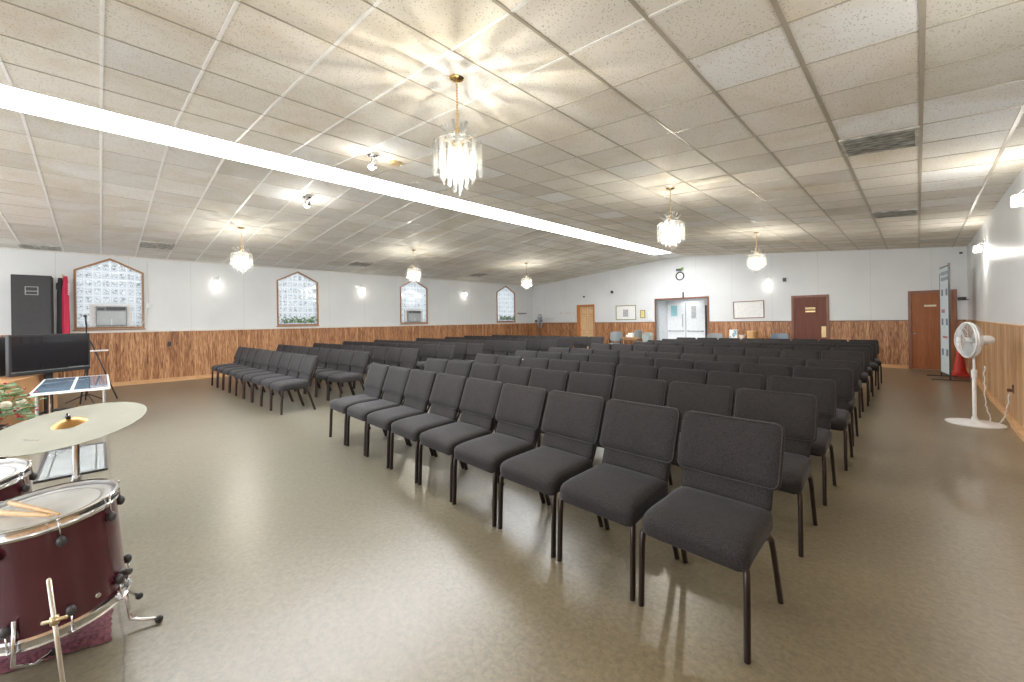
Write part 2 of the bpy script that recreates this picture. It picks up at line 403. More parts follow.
WINS = [(-.415, .783), (3.83, 5.03), (8.03, 9.23), (13.04, 14.24)]   # y ranges in the left wall
ZS, ZSH, ZAP = 1.42, 2.80, 3.11
T = .18
m = MB()
ys = YF
for (a, c) in WINS:
    m.prism([(XL, ys, 0), (XL, a, 0), (XL, a, ZE+.05), (XL, ys, ZE+.05)], (-T, 0, 0))
    m.prism([(XL, a, 0), (XL, c, 0), (XL, c, ZS), (XL, a, ZS)], (-T, 0, 0))
    mid = (a+c)/2
    m.prism([(XL, a, ZSH), (XL, mid, ZAP), (XL, mid, ZE+.05), (XL, a, ZE+.05)], (-T, 0, 0))
    m.prism([(XL, mid, ZAP), (XL, c, ZSH), (XL, c, ZE+.05), (XL, mid, ZE+.05)], (-T, 0, 0))
    ys = c
m.prism([(XL, ys, 0), (XL, YB, 0), (XL, YB, ZE+.05), (XL, ys, ZE+.05)], (-T, 0, 0))
wl = struct(m.build('wall_left', M_wall))
m = MB(); m.b2(XR, XR+T, YF, YB, 0, ZE+.05); wr = struct(m.build('wall_right', M_wall))
DD = (-7.38, -5.44, 2.19)    # double door opening
D1 = (-11.16, -10.33, 2.08)  # recessed pine door
def gable(m, xs, y, off):
    pts = [(x, y, 0) for x in (xs[0], xs[-1])]
    top = [xs[-1]] + [x for x in (XS1, XS0) if xs[0] < x < xs[-1]] + [xs[0]]
    m.prism(pts + [(x, y, ceil_z(x)+.05) for x in top], off)
m = MB(); T2 = .2
gable(m, (XL-T, D1[0]), YB, (0, T2, 0)); gable(m, (D1[1], DD[0]), YB, (0, T2, 0)); gable(m, (DD[1], XR+T), YB, (0, T2, 0))
for (a, c, zt) in (D1, DD):
    top = [c] + [x for x in (XS1, XS0) if a < x < c] + [a]
    m.prism([(a, YB, zt), (c, YB, zt)] + [(x, YB, ceil_z(x)+.05) for x in top], (0, T2, 0))
wb = struct(m.build('wall_back', M_wall))

# wainscot as a panel part of each wall, rails and baseboards as trims
m = MB(); m.b2(XL, XL+.012, YF, YB-.014, .0, ZW); m.build('wainscot_panel', M_wains, wl)
m = MB(); m.b2(XR-.012, XR, YF, YB-.014, .0, ZW); m.build('wainscot_panel', M_wainsR, wr)
D2 = (-2.87, -1.91); D3 = (-.19, .72)
m = MB()
for a, c in ((XL+.014, -11.24), (-10.25, -7.45), (-5.37, D2[0]), (D2[1], D3[0]), (D3[1], XR-.014)):
    m.b2(a, c, YB-.012, YB, 0, ZW)
m.build('wainscot_panel', M_wains, wb)
def trimobj(name, mat, boxes):
    m = MB()
    for bx in boxes: m.b2(*bx, bev=.004)
    return struct(m.build(name, mat))
trimobj('trim_1', M_cream, [(XL, XL+.035, YF, YB-.05, ZW, ZW+.045)])
trimobj('trim_2', M_darktrim, [(a, c, YB-.024, YB, ZW, ZW+.022) for a, c in ((XL+.04, -11.24), (-10.25, -7.45), (-5.37, D2[0]), (D2[1], D3[0]), (D3[1], XR-.03))])
trimobj('trim_3', M_base, [(XR-.022, XR, YF, YB-.03, ZW, ZW+.022)])
trimobj('trim_4', M_cream, [(XL, XL+.02, YF, YB, ZE-.03, ZE+.0)])
trimobj('baseboard_left', M_base, [(XL+.012, XL+.045, YF, YB-.05, 0, .095)])
trimobj('baseboard_right', M_base, [(XR-.045, XR-.012, 8.35, YB-.05, 0, .085), (XR-.065, XR-.012, YF, 8.35, 0, .085)])
trimobj('baseboard_back', M_base, [(a, c, YB-.045, YB-.012, 0, .09) for a, c in ((XL+.05, -11.24), (-10.25, -7.45), (-5.37, D2[0]), (D2[1], D3[0]-.01), (D3[1]+.01, XR-.07))])

# ------------------------------------------------------------------ ceiling: one face per tile, tint stored per face
XTEE_R = [.038 - TILE*i for i in range(11)]; XTEE_R[-1] = XS1
XTEE_R = [XR, .654] + XTEE_R
XTEE_L = [XS0 - TILE*i for i in range(12)] + [XL]
Y0 = -.575; YT = .606
YTEE = [Y0 + YT*i for i in range(-8, 28) if YF < Y0 + YT*i < YB] ; YTEE = [YF] + YTEE + [YB]
WHITE = [(-.86, 3.3), (-.27, 3.3), (-.23, 5.08), (.3, 5.09), (.3, 5.7), (.3, 7.5), (.3, 8.1), (-3.3, 3.27), (-4.45, 3.87), (-4.5, 5.6), (-4.48, 7.35), (-4.5, 8.55), (-2.68, 8.6),
         (-2.25, 9.2), (-5.1, 3.16), (-4.55, 2.55), (-7.4, 6.97), (-8.95, 8.35), (-7.68, 2.15), (-8.2, 4.45), (-8.93, 13.1), (-7.5, 9.5)]
bm = bmesh.new(); lay = bm.faces.layers.float_color.new('tint')
random.seed(3)
def tilecol(x, y, side):
    for wx, wy in WHITE:
        if x[1] <= wx <= x[0] and y[0] <= wy <= y[1]: return (.90, .905, .89)
    r = random.random()
    base = (.84, .80, .73) if side == 'R' else (.80, .78, .735)
    if side == 'R' and x[1] > -.1: base = (.76, .73, .66)
    k = .93 + .14*random.random()
    if r > .93: base = (.82, .81, .78)
    if r < .06: k *= .88
    return tuple(min(1, c*k) for c in base)
for side, X in (('R', XTEE_R), ('L', XTEE_L)):
    for i in range(len(X)-1):
        for j in range(len(YTEE)-1):
            x0, x1, y0, y1 = X[i], X[i+1], YTEE[j], YTEE[j+1]
            vs = [bm.verts.new((x, y, ceil_z(x))) for x, y in ((x0, y0), (x1, y0), (x1, y1), (x0, y1))]
            f = bm.faces.new(vs); f[lay] = tilecol((x0, x1), (y0, y1), side)+(1,)
me = bpy.data.meshes.new('ceiling'); bm.to_mesh(me); bm.free(); me.materials.append(M_tile)
ceiling = bpy.data.objects.new('ceiling', me); COL.objects.link(ceiling); struct(ceiling)
def slope_M(side):
    if side == 'R': a = math.atan2(ZE-ZM, XR-XS1)
    else: a = math.atan2(ZM-ZE, XS0-XL)
    return a
m = MB(); m2 = MB()
for x in XTEE_R[1:-1]:
    wd = .030 if x > -1 else (.022 if x > -2.2 else .010)
    m2.b2(x-wd/2, x+wd/2, YF, YB, ceil_z(x)-.006, ceil_z(x)+.004)
for x in XTEE_L[1:-1]: m2.b2(x-.006, x+.006, YF, YB, ceil_z(x)-.0035, ceil_z(x)+.003)
for j, y in enumerate(YTEE[1:-1]):
    a = slope_M('R'); L_ = math.hypot(XR-XS1, ZM-ZE)
    wd = .016
    MM = Matrix.Translation(((XR+XS1)/2, y, (ZE+ZM)/2)) @ Matrix.Rotation(-a, 4, 'Y')
    (m if y < 2.7 else m2).box((0, 0, 0), (L_, .022 if y < 2.7 else .012, .010), M=MM)
    a = slope_M('L'); MM = Matrix.Translation(((XL+XS0)/2, y, (ZE+ZM)/2)) @ Matrix.Rotation(-a, 4, 'Y')
    m.box((0, 0, 0), (math.hypot(XS0-XL, ZM-ZE), .026 if y < 5 else .018, .010), M=MM)
m.build('tee_grid', M_tee, ceiling); m2.build('tee_grid', M_tee2, ceiling)

# light strip along the ridge
ls = tag(empty('light_strip', (XM, 4.8, ZM)), 'long glowing white fluorescent light strip running down the ceiling ridge', 'ceiling light')
YSE = 14.25
m = MB(); m.b2(XS0-XM, XS1-XM, YF-4.8+.1, YSE-4.8, .03, .08)
m.b2(XS0-XM, XS0-XM+.02, YF-4.8+.1, YSE-4.8, -.012, .03); m.b2(XS1-XM-.02, XS1-XM, YF-4.8+.1, YSE-4.8, -.012, .03)
m.build('housing', M_tee, ls)
y = YF+.12
while y < YSE-.3:
    y2 = min(y+1.212, YSE)
    m = MB(); m.b2(XS0-XM+.02, XS1-XM-.02, y-4.8+.006, y2-4.8-.006, -.008, .022); m.build('diffuser', M_strip, ls); y = y2
m = MB(); m.b2(XS0, XS1, YSE, YB, ZM, ZM+.02); m.build('ridge_tile', M_tee, ceiling)

# ------------------------------------------------------------------ windows
def window(i, a, c):
    w = struct(empty('window_%d' % i, (XL, (a+c)/2, ZS)))
    hw = (c-a)/2; zs = ZSH-ZS; za = ZAP-ZS
    out = [(-hw, 0), (hw, 0), (hw, zs), (0, za), (-hw, zs)]
    def inset(d): return [(-hw+d, d), (hw-d, d), (hw-d, zs-d*.55), (0, za-d*1.1), (-hw+d, zs-d*.55)]
    inn = inset(.032)
    o2 = [(-hw-.01, -.01), (hw+.01, -.01), (hw+.01, zs+.005), (0, za+.012), (-hw-.01, zs+.005)]
    m = MB()
    for k in range(5):
        p, q = o2[k], o2[(k+1) % 5]; r, s = inn[(k+1) % 5], inn[k]
        m.prism([(.0, p[0], p[1]), (.0, q[0], q[1]), (.0, r[0], r[1]), (.0, s[0], s[1])], (.022, 0, 0))
        m.prism([(-.02, out[k][0], out[k][1]), (-.02, out[(k+1) % 5][0], out[(k+1) % 5][1]), (-.02, r[0], r[1]), (-.02, s[0], s[1])], (.022, 0, 0))
    m.build('window_frame', M_frame, w)
    m = MB(); m.prism([(-.09, y, z) for y, z in out], (.05, 0, 0)); m.build('glass_block_pane', M_block, w)
    m = MB(); m.b2(-.04, .045, -hw-.03, hw+.03, -.045, -.02, bev=.004); m.build('window_sill', M_frame, w)
    return w
for i, (a, c) in enumerate(WINS): window(i+1, a, c)

def ac_unit(y0, y1, z0, z1, big, label):
    t = tag(empty('air_conditioner', (XL, (y0+y1)/2, z0)), label, 'air conditioner', 'window air conditioners')
    hw = (y1-y0)/2; h = z1-z0
    m = MB(); m.b2(-.02, .03, -hw-.10, -hw, 0, h+.06); m.b2(-.02, .03, hw, hw+.10, 0, h+.06); m.b2(-.02, .03, -hw, hw, h, h+.06)
    m.build('filler_panel', M_white, t)
    m = MB(); m.b2(-.15, .10, -hw, hw, 0, h, bev=.012); m.build('case', M_grey, t)
    m = MB(); m.b2(.10, .112, -hw+.02, hw-.02, .03, h*.74, bev=.004)
    m.build('front_panel', simple('ac_front', (.46, .50, .51), .5), t)
    g = MB()
    for k in range(5): g.b2(.10, .114, -hw*.35, hw-.03, h*.80+k*.016, h*.80+k*.016+.009)
    g.build('air_outlet', M_black, t)
    m = MB(); m.b2(.10, .115, -hw+.03, -hw*.45, h*.80, h*.93, bev=.003); m.build('control_panel', M_dgrey, t)
    m = MB(); m.b2(.112, .122, -.012, .008, h*.06, h*.36); m.build('handle', M_white, t)
ac_unit(-.07, .47, 1.475, 1.95, True, 'grey air conditioner in the window beside the tall black speaker')
ac_unit(8.30, 8.87, 1.475, 1.90, False, 'grey air conditioner in the third window along the left wall')

def greenery(y0, y1, z, label):
    t = tag(empty('greenery', (XL+.03, (y0+y1)/2, z)), label, 'plant', 'greenery on window sills')
    hw = (y1-y0)/2; random.seed(int(y0*10))
    st = MB(); st.tube([(.03, -hw+.05, .02), (.04, 0, .035), (.03, hw-.05, .02)], .008, 6); st.build('stem', M_leaf, t)
    for mat, n in ((M_leaf, 150), (M_leafp, 110)):
        m = MB()
        for k in range(n):
            yy = random.uniform(-hw+.03, hw-.03); zz = random.uniform(.0, .20)*(.6+.4*math.sin(yy*11)**2); xx = random.uniform(.01, .09)
            s = random.uniform(.022, .04); R = Matrix.Rotation(random.uniform(0, 6.28), 4, 'X') @ Matrix.Rotation(random.uniform(-.9, .9), 4, 'Z')
            Mx = Matrix.Translation((xx, yy, zz+.02)) @ R
            m.prism([Mx @ Vector(p) for p in ((0, -s, 0), (0, -s*.3, s*.45), (.004, s*.6, s*.35), (0, s, 0), (.004, s*.5, -s*.35), (0, -s*.3, -s*.4))], (.0015, 0, 0))
        m.build('foliage', mat, t)
greenery(3.9, 4.98, 1.475, 'green leafy garland along the sill of the second window')
greenery(13.1, 14.2, 1.475, 'green leafy garland along the sill of the farthest left window')

# ------------------------------------------------------------------ doors on the back wall
def casing(parent, x0, x1, zt, mat, wd=.07, pr=.03, y=YB):
    m = MB(); m.b2(x0-wd, x0, y-pr, y+.005, 0, zt+wd, bev=.004); m.b2(x1, x1+wd, y-pr, y+.005, 0, zt+wd, bev=.004); m.b2(x0, x1, y-pr, y+.005, zt, zt+wd, bev=.004)
    o = m.build('door_casing', mat, parent)
    return o
# door 1: pine, six panels, recessed
d = struct(empty('door_1')); casing(d, D1[0], D1[1], D1[2]-.0, M_orange, .06)
m = MB(); m.b2(D1[0], D1[0]+.02, YB, YB+.2, 0, D1[2]); m.b2(D1[1]-.02, D1[1], YB, YB+.2, 0, D1[2]); m.b2(D1[0]+.02, D1[1]-.02, YB, YB+.2, D1[2]-.02, D1[2])
m.build('door_jamb', M_orange, d)
m = MB(); m.b2(D1[0]+.02, D1[1]-.02, YB+.15, YB+.19, .01, D1[2]-.02)
lf = m.build('door_leaf', M_pine, d)
m = MB(); cx = (D1[0]+D1[1])/2
for (z0, z1) in ((.18, .82), (.95, 1.58), (1.70, 1.95)):
    for s in (-1, 1):
        a = cx+s*.20; m.b2(a-.135, a+.135, YB+.138, YB+.152, z0, z1, bev=.010)
m.build('door_panel', M_pine, d)
m = MB()
for (z0, z1) in ((.18, .82), (.95, 1.58), (1.70, 1.95)):
    for s in (-1, 1):
        a = cx+s*.20; m.b2(a-.15, a+.15, YB+.146, YB+.151, z0-.015, z1+.015)
m.build('panel_groove', M_orange, d)
m = MB(); m.sphere((D1[0]+.09, YB+.11, .98), .028, 10); m.tube([(D1[0]+.09, YB+.15, .98), (D1[0]+.09, YB+.11, .98)], .012, 8); m.build('door_knob', M_brass, d, True)
# door 2: flush dark reddish brown
def flush_door(name, x0, x1, zt, mat, cas, knob_s, sign=None):
    d = struct(empty(name)); casing(d, x0+.065, x1-.065, zt-.065, cas, .065, .035)
    m = MB(); m.b2(x0+.065, x1-.065, YB-.014, YB+.0, .008, zt-.065); m.build('door_leaf', mat, d)
    return d
d2 = flush_door('door_2', D2[0], D2[1], 2.13, M_brown, M_casing, 1)
m = MB(); m.b2(-2.10, -1.985, YB-.03, YB-.014, .82, 1.16, bev=.006); m.build('lock_plate', M_gold, d2)
m = MB()
for k in range(4): m.sphere((-2.045, YB-.04, .87+k*.08), .016, 8)
m.tube([(-2.04, YB-.02, .96), (-2.04, YB-.07, .96), (-2.10, YB-.075, .96)], .011, 8); m.build('door_handle', M_gold, d2, True)
m = MB(); m.b2(-2.50, -2.25, YB-.024, YB-.014, 1.69, 1.745); m.b2(-2.50, -2.25, YB-.024, YB-.014, 1.60, 1.645); m.build('name_plate', M_gold, d2)
m = MB()
for k in range(7): m.b2(-2.48+k*.032, -2.462+k*.032, YB-.026, YB-.023, 1.703, 1.730)
m.build('lettering', M_brownpl, d2)
d3 = flush_door('door_3', D3[0], D3[1], 2.12, M_redwood, M_casing, -1)
m = MB(); m.sphere((-.06, YB-.065, .965), .032, 12); m.tube([(-.06, YB-.01, .965), (-.06, YB-.06, .965)], .012, 8); m.lathe([(.035, 0), (.035, .008), (0, .008)], 16, Matrix.Translation((-.06, YB-.014, .965)) @ Matrix.Rotation(PI/2, 4, 'X'))
m.build('door_knob', M_chrome, d3, True)
m = MB(); m.b2(.12, .35, YB-.022, YB-.014, 1.685, 1.735); m.build('name_plate', simple('cream_plate', (.80, .74, .55), .5), d3)
# double doors in a shallow vestibule
d4 = struct(empty('door_4')); casing(d4, DD[0], DD[1], DD[2], M_casing, .06, .04)
VD = 1.0; yv = YB+VD
m = MB(); m.b2(DD[0]-.06, DD[0], YB+.0, yv+.06, 0, DD[2]+.1); m.b2(DD[1], DD[1]+.06, YB+.0, yv+.06, 0, DD[2]+.1)
m.b2(DD[0]-.06, DD[1]+.06, YB+.0, yv+.06, DD[2]+.0, DD[2]+.06); m.b2(DD[0], DD[1], yv, yv+.06, 0, DD[2]); m.b2(DD[0], DD[1], YB+.2, yv, -.05, 0)
m.build('vestibule_lining', M_whited, d4)
lx = [(-7.36, -6.62), (-6.60, -5.86)]
for k, (a, c) in enumerate(lx):
    m = MB(); m.b2(a, c, yv-.05, yv-.005, .01, 2.08, bev=.003); lf = m.build('door_leaf', M_whited, d4)
    m = MB(); m.b2(a+.05, c-.05, yv-.085, yv-.06, .93, .965); m.b2(a+.08, a+.11, yv-.07, yv-.05, .92, .975); m.b2(c-.11, c-.08, yv-.07, yv-.05, .92, .975); m.build('push_bar', M_grey, d4)
    if k == 0:
        m = MB(); m.b2(-7.2, -6.95, yv-.056, yv-.05, 1.55, 1.98); m.build('notice', M_teal, lf)
        m = MB(); m.tube([(-6.72, yv-.05, 1.62), (-6.72, yv-.10, 1.60), (-6.72, yv-.10, 1.12), (-6.72, yv-.05, 1.10)], .012, 8); m.build('pull_handle', M_grey, lf)
    else:
        m = MB(); m.b2(-6.38, -6.2, yv-.056, yv-.05, 1.45, 1.95); m.build('notice', M_paperg, lf)
m = MB(); m.b2(-6.615, -6.605, yv-.056, yv-.004, .01, 2.08); m.build('meeting_strip', M_dgrey, d4)
m = MB()
for z in (.35, .75, 1.15): m.b2(-5.80, -5.50, yv-.25, yv-.0, z, z+.02)
m.b2(-5.80, -5.78, yv-.25, yv, 0, 1.95); m.b2(-5.5, -5.48, yv-.25, yv, 0, 1.95); m.b2(-5.80, -5.48, yv-.25, yv, 1.93, 1.95)
sh = tag(m.build('shelf_rack', M_dgrey), 'dark narrow shelf rack inside the double doorway on its right', 'shelf')
m = MB(); m.b2(-5.74, -5.56, yv-.22, yv-.08, 1.17, 1.52, bev=.01); tag(m.build('green_box', M_leaf), 'small dark green box on the rack inside the double doorway', 'box')
for (x, y) in ((-6.4, YB+.55),):
    l = bpy.data.lights.new('vestibule_fill', 'AREA'); l.energy = 2.2; l.size = .7; l.color = (.93, .97, 1)  # unseen fill lamp, added to whiten the double doors
    lo = bpy.data.objects.new('vestibule_fill', l); COL.objects.link(lo); lo.location = (x, y, DD[2]-.02); lo.parent = d4

# ------------------------------------------------------------------ chairs
def cushion(wx, wy, wz, nx=14, ny=14, nz=6, bev=.04, shape=None):
    """soft rounded box with a gently domed skin"""
    bm = bmesh.new()
    bmesh.ops.create_cube(bm, size=1)
    bmesh.ops.subdivide_edges(bm, edges=bm.edges[:], cuts=11, use_grid_fill=True)
    for v in bm.verts:
        p = Vector((v.co.x*wx, v.co.y*wy, v.co.z*wz)); b = bev
        h = Vector((wx/2, wy/2, wz/2)); bb = Vector((min(b[0], h[0]), min(b[1], h[1]), min(b[2], h[2]))) if isinstance(b, tuple) else Vector((b, b, b))
        c = Vector([max(-(h[i]-bb[i]), min(h[i]-bb[i], p[i])) for i in range(3)])
        d = p - c; q = Vector([d[i]/bb[i] for i in range(3)])
        if q.length > 1e-6:
            mx = max(abs(q.x), abs(q.y), abs(q.z)); q = q/q.length*mx
            d = Vector([q[i]*bb[i] for i in range(3)])
        v.co = c+d
        if shape: v.co = shape(v.co)
    return bm
def bm_obj(bm, name, mat, parent, M=None):
    if M is not None: bmesh.ops.transform(bm, matrix=M, verts=bm.verts)
    bmesh.ops.recalc_face_normals(bm, faces=bm.faces)
    me = bpy.data.meshes.new(name); bm.to_mesh(me); bm.free(); me.materials.append(mat)
    for p in me.polygons: p.use_smooth = True
    o = bpy.data.objects.new(name, me); COL.objects.link(o); o.parent = parent
    return o
def make_chair():
    t = empty('stacking_chair')
    def seat_shape(p):
        u = p.x/.262; v = (p.y+.245)/.49      # v: 0 front, 1 back
        if p.z > 0: p.z += .012*(1-u*u)*(1-(2*v-1)**2)
        fr = max(0, (.30-v)/.30)
        p.z -= .018*fr*fr
        if p.z < 0: p.z *= .9
        p.x *= 1-.05*v
        return p
    bm_obj(cushion(.502, .48, .122, bev=(.03, .052, .044), shape=seat_shape), 'seat', M_fab, t, Matrix.Translation((.006, -.040, .437)) @ Matrix.Rotation(math.radians(2.5), 4, 'X'))
    tilt = math.radians(-20)
    BM = Matrix.Translation((.004, .192, .480)) @ Matrix.Rotation(tilt, 4, 'X')   # local z runs up the back
    def up_shape(p):
        p.y += .018*(p.x/.26)**2*-1       # wraps forward at the sides
        p.y -= .010*math.cos(p.x/.26*1.5)*math.cos(p.z/.14*1.3) if p.y < 0 else 0
        return p
    bk = bm_obj(cushion(.532, .066, .345, bev=(.045, .032, .045), shape=up_shape), 'backrest', M_fab, t, BM @ Matrix.Translation((0, -.012, .2785)))
    lo = bm_obj(cushion(.46, .044, .19, bev=(.02, .02, .02), shape=up_shape), 'lumbar_panel', M_fab, bk, BM @ Matrix.Translation((0, -.002, .095)))
    # piping round the front edge of the upper cushion
    W_, H_ = .262, .168; pts = []
    for cx_, cz_, a0 in ((W_-.04, H_-.04, 0), (-W_+.04, H_-.04, 90), (-W_+.04, -H_+.04, 180), (W_-.04, -H_+.04, 270)):
        for k in range(5):
            a = math.radians(a0+k*22.5); x = cx_+.036*math.cos(a); z = cz_+.036*math.sin(a)
            pts.append(BM @ Vector((x, -.012-.018*(x/.26)**2-.020, z+.2785)))
    m = MB(); m.tube(pts, .0030, 6, closed=True); m.build('piping', M_pipe, bk, True)
    for s in (-1, 1):
        m = MB(); m.tube([(s*.2475, -.262, 0), (s*.246, -.250, .30), (s*.244, -.244, .365), (s*.236, -.228, .392), (s*.226, -.19, .398)], [.0150]*5, 10, sq=(1.25, .95))
        m.build('leg', M_legs, t, True, auto=60)
        m = MB(); m.tube([(s*.2475, .265, 0), (s*.243, .165, .30), (s*.241, .135, .37), (s*.234, .115, .394), (s*.226, .08, .398)], [.0150]*5, 10, sq=(1.25, .95))
        m.build('leg', M_legs, t, True, auto=60)
    m = MB()
    for s in (-1, 1): m.tube([(s*.226, -.2, .397), (s*.226, .10, .397)], .011, 8)
    for y in (-.16, .07): m.tube([(-.226, y, .392), (.226, y, .392)], .009, 8)
    m.build('seat_frame', M_legs, t, True, auto=60)
    m = MB()
    for s in (-1, 1):
        m.tube([(s*.226, .06, .40), (s*.222, .15, .405), (s*.215, .185, .44)] + [tuple(BM @ Vector((s*.205, .034, z))) for z in (.06, .25, .40)], .0105, 8)
    m.tube([tuple(BM @ Vector((x, .036, .34))) for x in (-.205, .205)], .008, 8)
    m.build('back_frame', M_legs, t, True, auto=60)
    return t
proto = make_chair(); used = False
def place_chair(x, y, rz, label, group):
    global used
    o = proto if not used else copy_tree(proto)
    used = True
    o.location = (x, y, 0); o.rotation_euler = (0, 0, rz); tag(o, label, 'chair', group)
rnd = random.Random(5)
# (x of rightmost front leg, front leg y at right end, at left end, number)
RIGHT = [(-.526, 1.947, 2.085, 9), (-.528, 3.03, 3.02, 9), (-.53, 3.98, 4.02, 9), (-.503, 5.0, 4.98, 9), (-.54, 5.98, 6.0, 9),
         (-.61, 7.70, 7.65, 9), (-.60, 8.78, 8.66, 8), (-.62, 9.85, 9.50, 8), (-.60, 10.83, 10.3, 8), (-.61, 11.85, 11.3, 8)]
for r, (xr, yr, yl, n) in enumerate(RIGHT):
    for k in range(n):
        f = k/(n-1); x = xr-.2475-.548*k; y = yr+(yl-yr)*f+.262
        nm = 'front' if r == 0 else ('last' if r == len(RIGHT)-1 else ORDN[r])
        pos = 'at the right end' if k == 0 else ('at the left end' if k == n-1 else ORDN[k]+' from the right end')
        place_chair(x, y+rnd.uniform(-.006, .006), math.atan2(-(yl-yr), .548*(n-1))+rnd.uniform(-.008, .008),
                    'charcoal padded chair %s in the %s row of the right block' % (pos, nm), 'chairs of the right block')
LEFT = [(-7.32, 2.04, 1.90), (-7.48, 3.05, 2.86), (-7.37, 4.08, 3.75), (-7.64, 5.22, 4.72), (-7.58, 6.05, 5.68), (-7.44, 7.42, 7.15), (-7.32, 8.57, 8.27), (-7.5, 9.6, 9.3), (-7.04, 10.62, 10.3)]
for r, (xr, yr, yl) in enumerate(LEFT):
    n = 9
    for k in range(n):
        f = k/(n-1); x = xr-.2475-.541*k; y = yr+(yl-yr)*f+.262
        nm = 'front' if r == 0 else ('last' if r == len(LEFT)-1 else ORDN[r])
        pos = 'at the aisle end' if k == 0 else ('at the wall end' if k == n-1 else ORDN[k]+' from the aisle')
        place_chair(x, y+rnd.uniform(-.006, .006), math.atan2(-(yl-yr), .541*(n-1))+rnd.uniform(-.01, .01),
                    'charcoal padded chair %s in the %s row of the left block' % (pos, nm), 'chairs of the left block')

# ------------------------------------------------------------------ chandeliers
def make_chandelier():
    t = empty('chandelier')       # origin at the ceiling
    m = MB(); m.lathe([(0, -.022), (.015, -.022), (.045, -.014), (.062, -.006), (.066, 0), (0, 0)], 24); m.build('canopy', M_brass, t, True, auto=40)
    m = MB(); z = -.03; k = 0
    while z > -.44:
        a = (k % 2)*PI/2; pts = []
        for j in range(10):
            th = 2*PI*j/10; r = .009*math.cos(th); pts.append((r*math.cos(a), r*math.sin(a), z-.014+.016*math.sin(th)))
        m.tube(pts, .0028, 5, closed=True); z -= .024; k += 1
    m.build('chain', M_brass, t, True)
    m = MB(); m.lathe([(0, -.43), (.012, -.43), (.02, -.46), (.012, -.50), (.012, -.86), (0, -.87)], 12)
    for zz, r in ((-.55, .185), (-.56, .125), (-.60, .07)):
        if r < .1: m.tube([(r*math.cos(2*PI*j/24), r*math.sin(2*PI*j/24), zz) for j in range(24)], .0025, 6, closed=True)
        else:
            q = MB(); q.tube([(r*math.cos(2*PI*j/24), r*math.sin(2*PI*j/24), zz) for j in range(24)], .004, 6, closed=True); q.build('ring', M_acr2, t, True)
        for j in range(4): m.tube([(0, 0, zz), (r*math.cos(PI/2*j), r*math.sin(PI/2*j), zz)], .004, 6)
    m.build('frame', M_brass, t, True, auto=40)
    def rod(cx_, cy_, z0, z1, s, az, name='prism'):
        m = MB(); p = []
        for (zz, k) in ((z0, 1.0), (z1+.022, 1.0), (z1, .25)):
            p.append([(cx_ + k*s*math.cos(az+2*PI*j/3), cy_ + k*s*math.sin(az+2*PI*j/3), zz) for j in range(3)])
        bm = m.bm; R = [[bm.verts.new(q) for q in ring] for ring in p]
        for A, B in zip(R, R[1:]):
            for j in range(3): bm.faces.new((A[j], A[(j+1) % 3], B[(j+1) % 3], B[j]))
        bm.faces.new(R[0]); bm.faces.new(R[-1][::-1])
        return m.build(name, M_acr, t)
    for n, r, z0, z1, s in ((16, .188, -.55, -.80, .022), (12, .13, -.52, -.85, .020), (8, .075, -.50, -.90, .019), (3, .028, -.52, -.965, .018)):
        for j in range(n):
            a = 2*PI*j/n+r*7
            dz = -.035*(j % 2)
            rod(r*math.cos(a), r*math.sin(a), z0, z1+dz*.8, s, a)
    for j in range(10):
        a = 2*PI*j/10+.2; el = math.radians(38 if j % 2 else 60)
        d = Vector((math.cos(a)*math.cos(el), math.sin(a)*math.cos(el), math.sin(el))); p0 = Vector((0, 0, -.56))+d*.03
        m = MB(); m.tube([p0, p0+d*.17], .013, 8); m.build('flared_rod', M_acr2, t, True, auto=40)
    for j in range(4):
        a = PI/4+PI/2*j; m = MB(); m.sphere((.05*math.cos(a), .05*math.sin(a), -.64), .014, 8, (1, 1, 1.9)); m.build('bulb', M_bulb, t, True)
    l = bpy.data.lights.new('chandelier_lamp', 'POINT'); l.energy = CHAND_W; l.shadow_soft_size = .025; l.color = (1.0, .92, .80)
    lo = bpy.data.objects.new('chandelier_lamp', l); COL.objects.link(lo); lo.location = (0, 0, -.78); lo.parent = t
    return t
ch0 = make_chandelier()
CH = [(-2.715, 2.12, 'brass and crystal prism chandelier nearest the camera, largest in view'), (-2.735, 6.32, 'crystal chandelier over the middle of the right chair block'),
      (-2.75, 11.18, 'crystal chandelier over the back of the right chair block'), (-10.17, 2.13, 'crystal chandelier between the first two left wall windows'),
      (-10.17, 6.31, 'crystal chandelier in front of the third left wall window'), (-10.05, 10.9, 'farthest crystal chandelier, near the back left corner')]
for i, (x, y, lab) in enumerate(CH):
    o = ch0 if i == 0 else copy_tree(ch0)
    o.location = (x, y, ceil_z(x)); o.rotation_euler = (0, 0, i*.37); tag(o, lab, 'chandelier', 'crystal chandeliers')

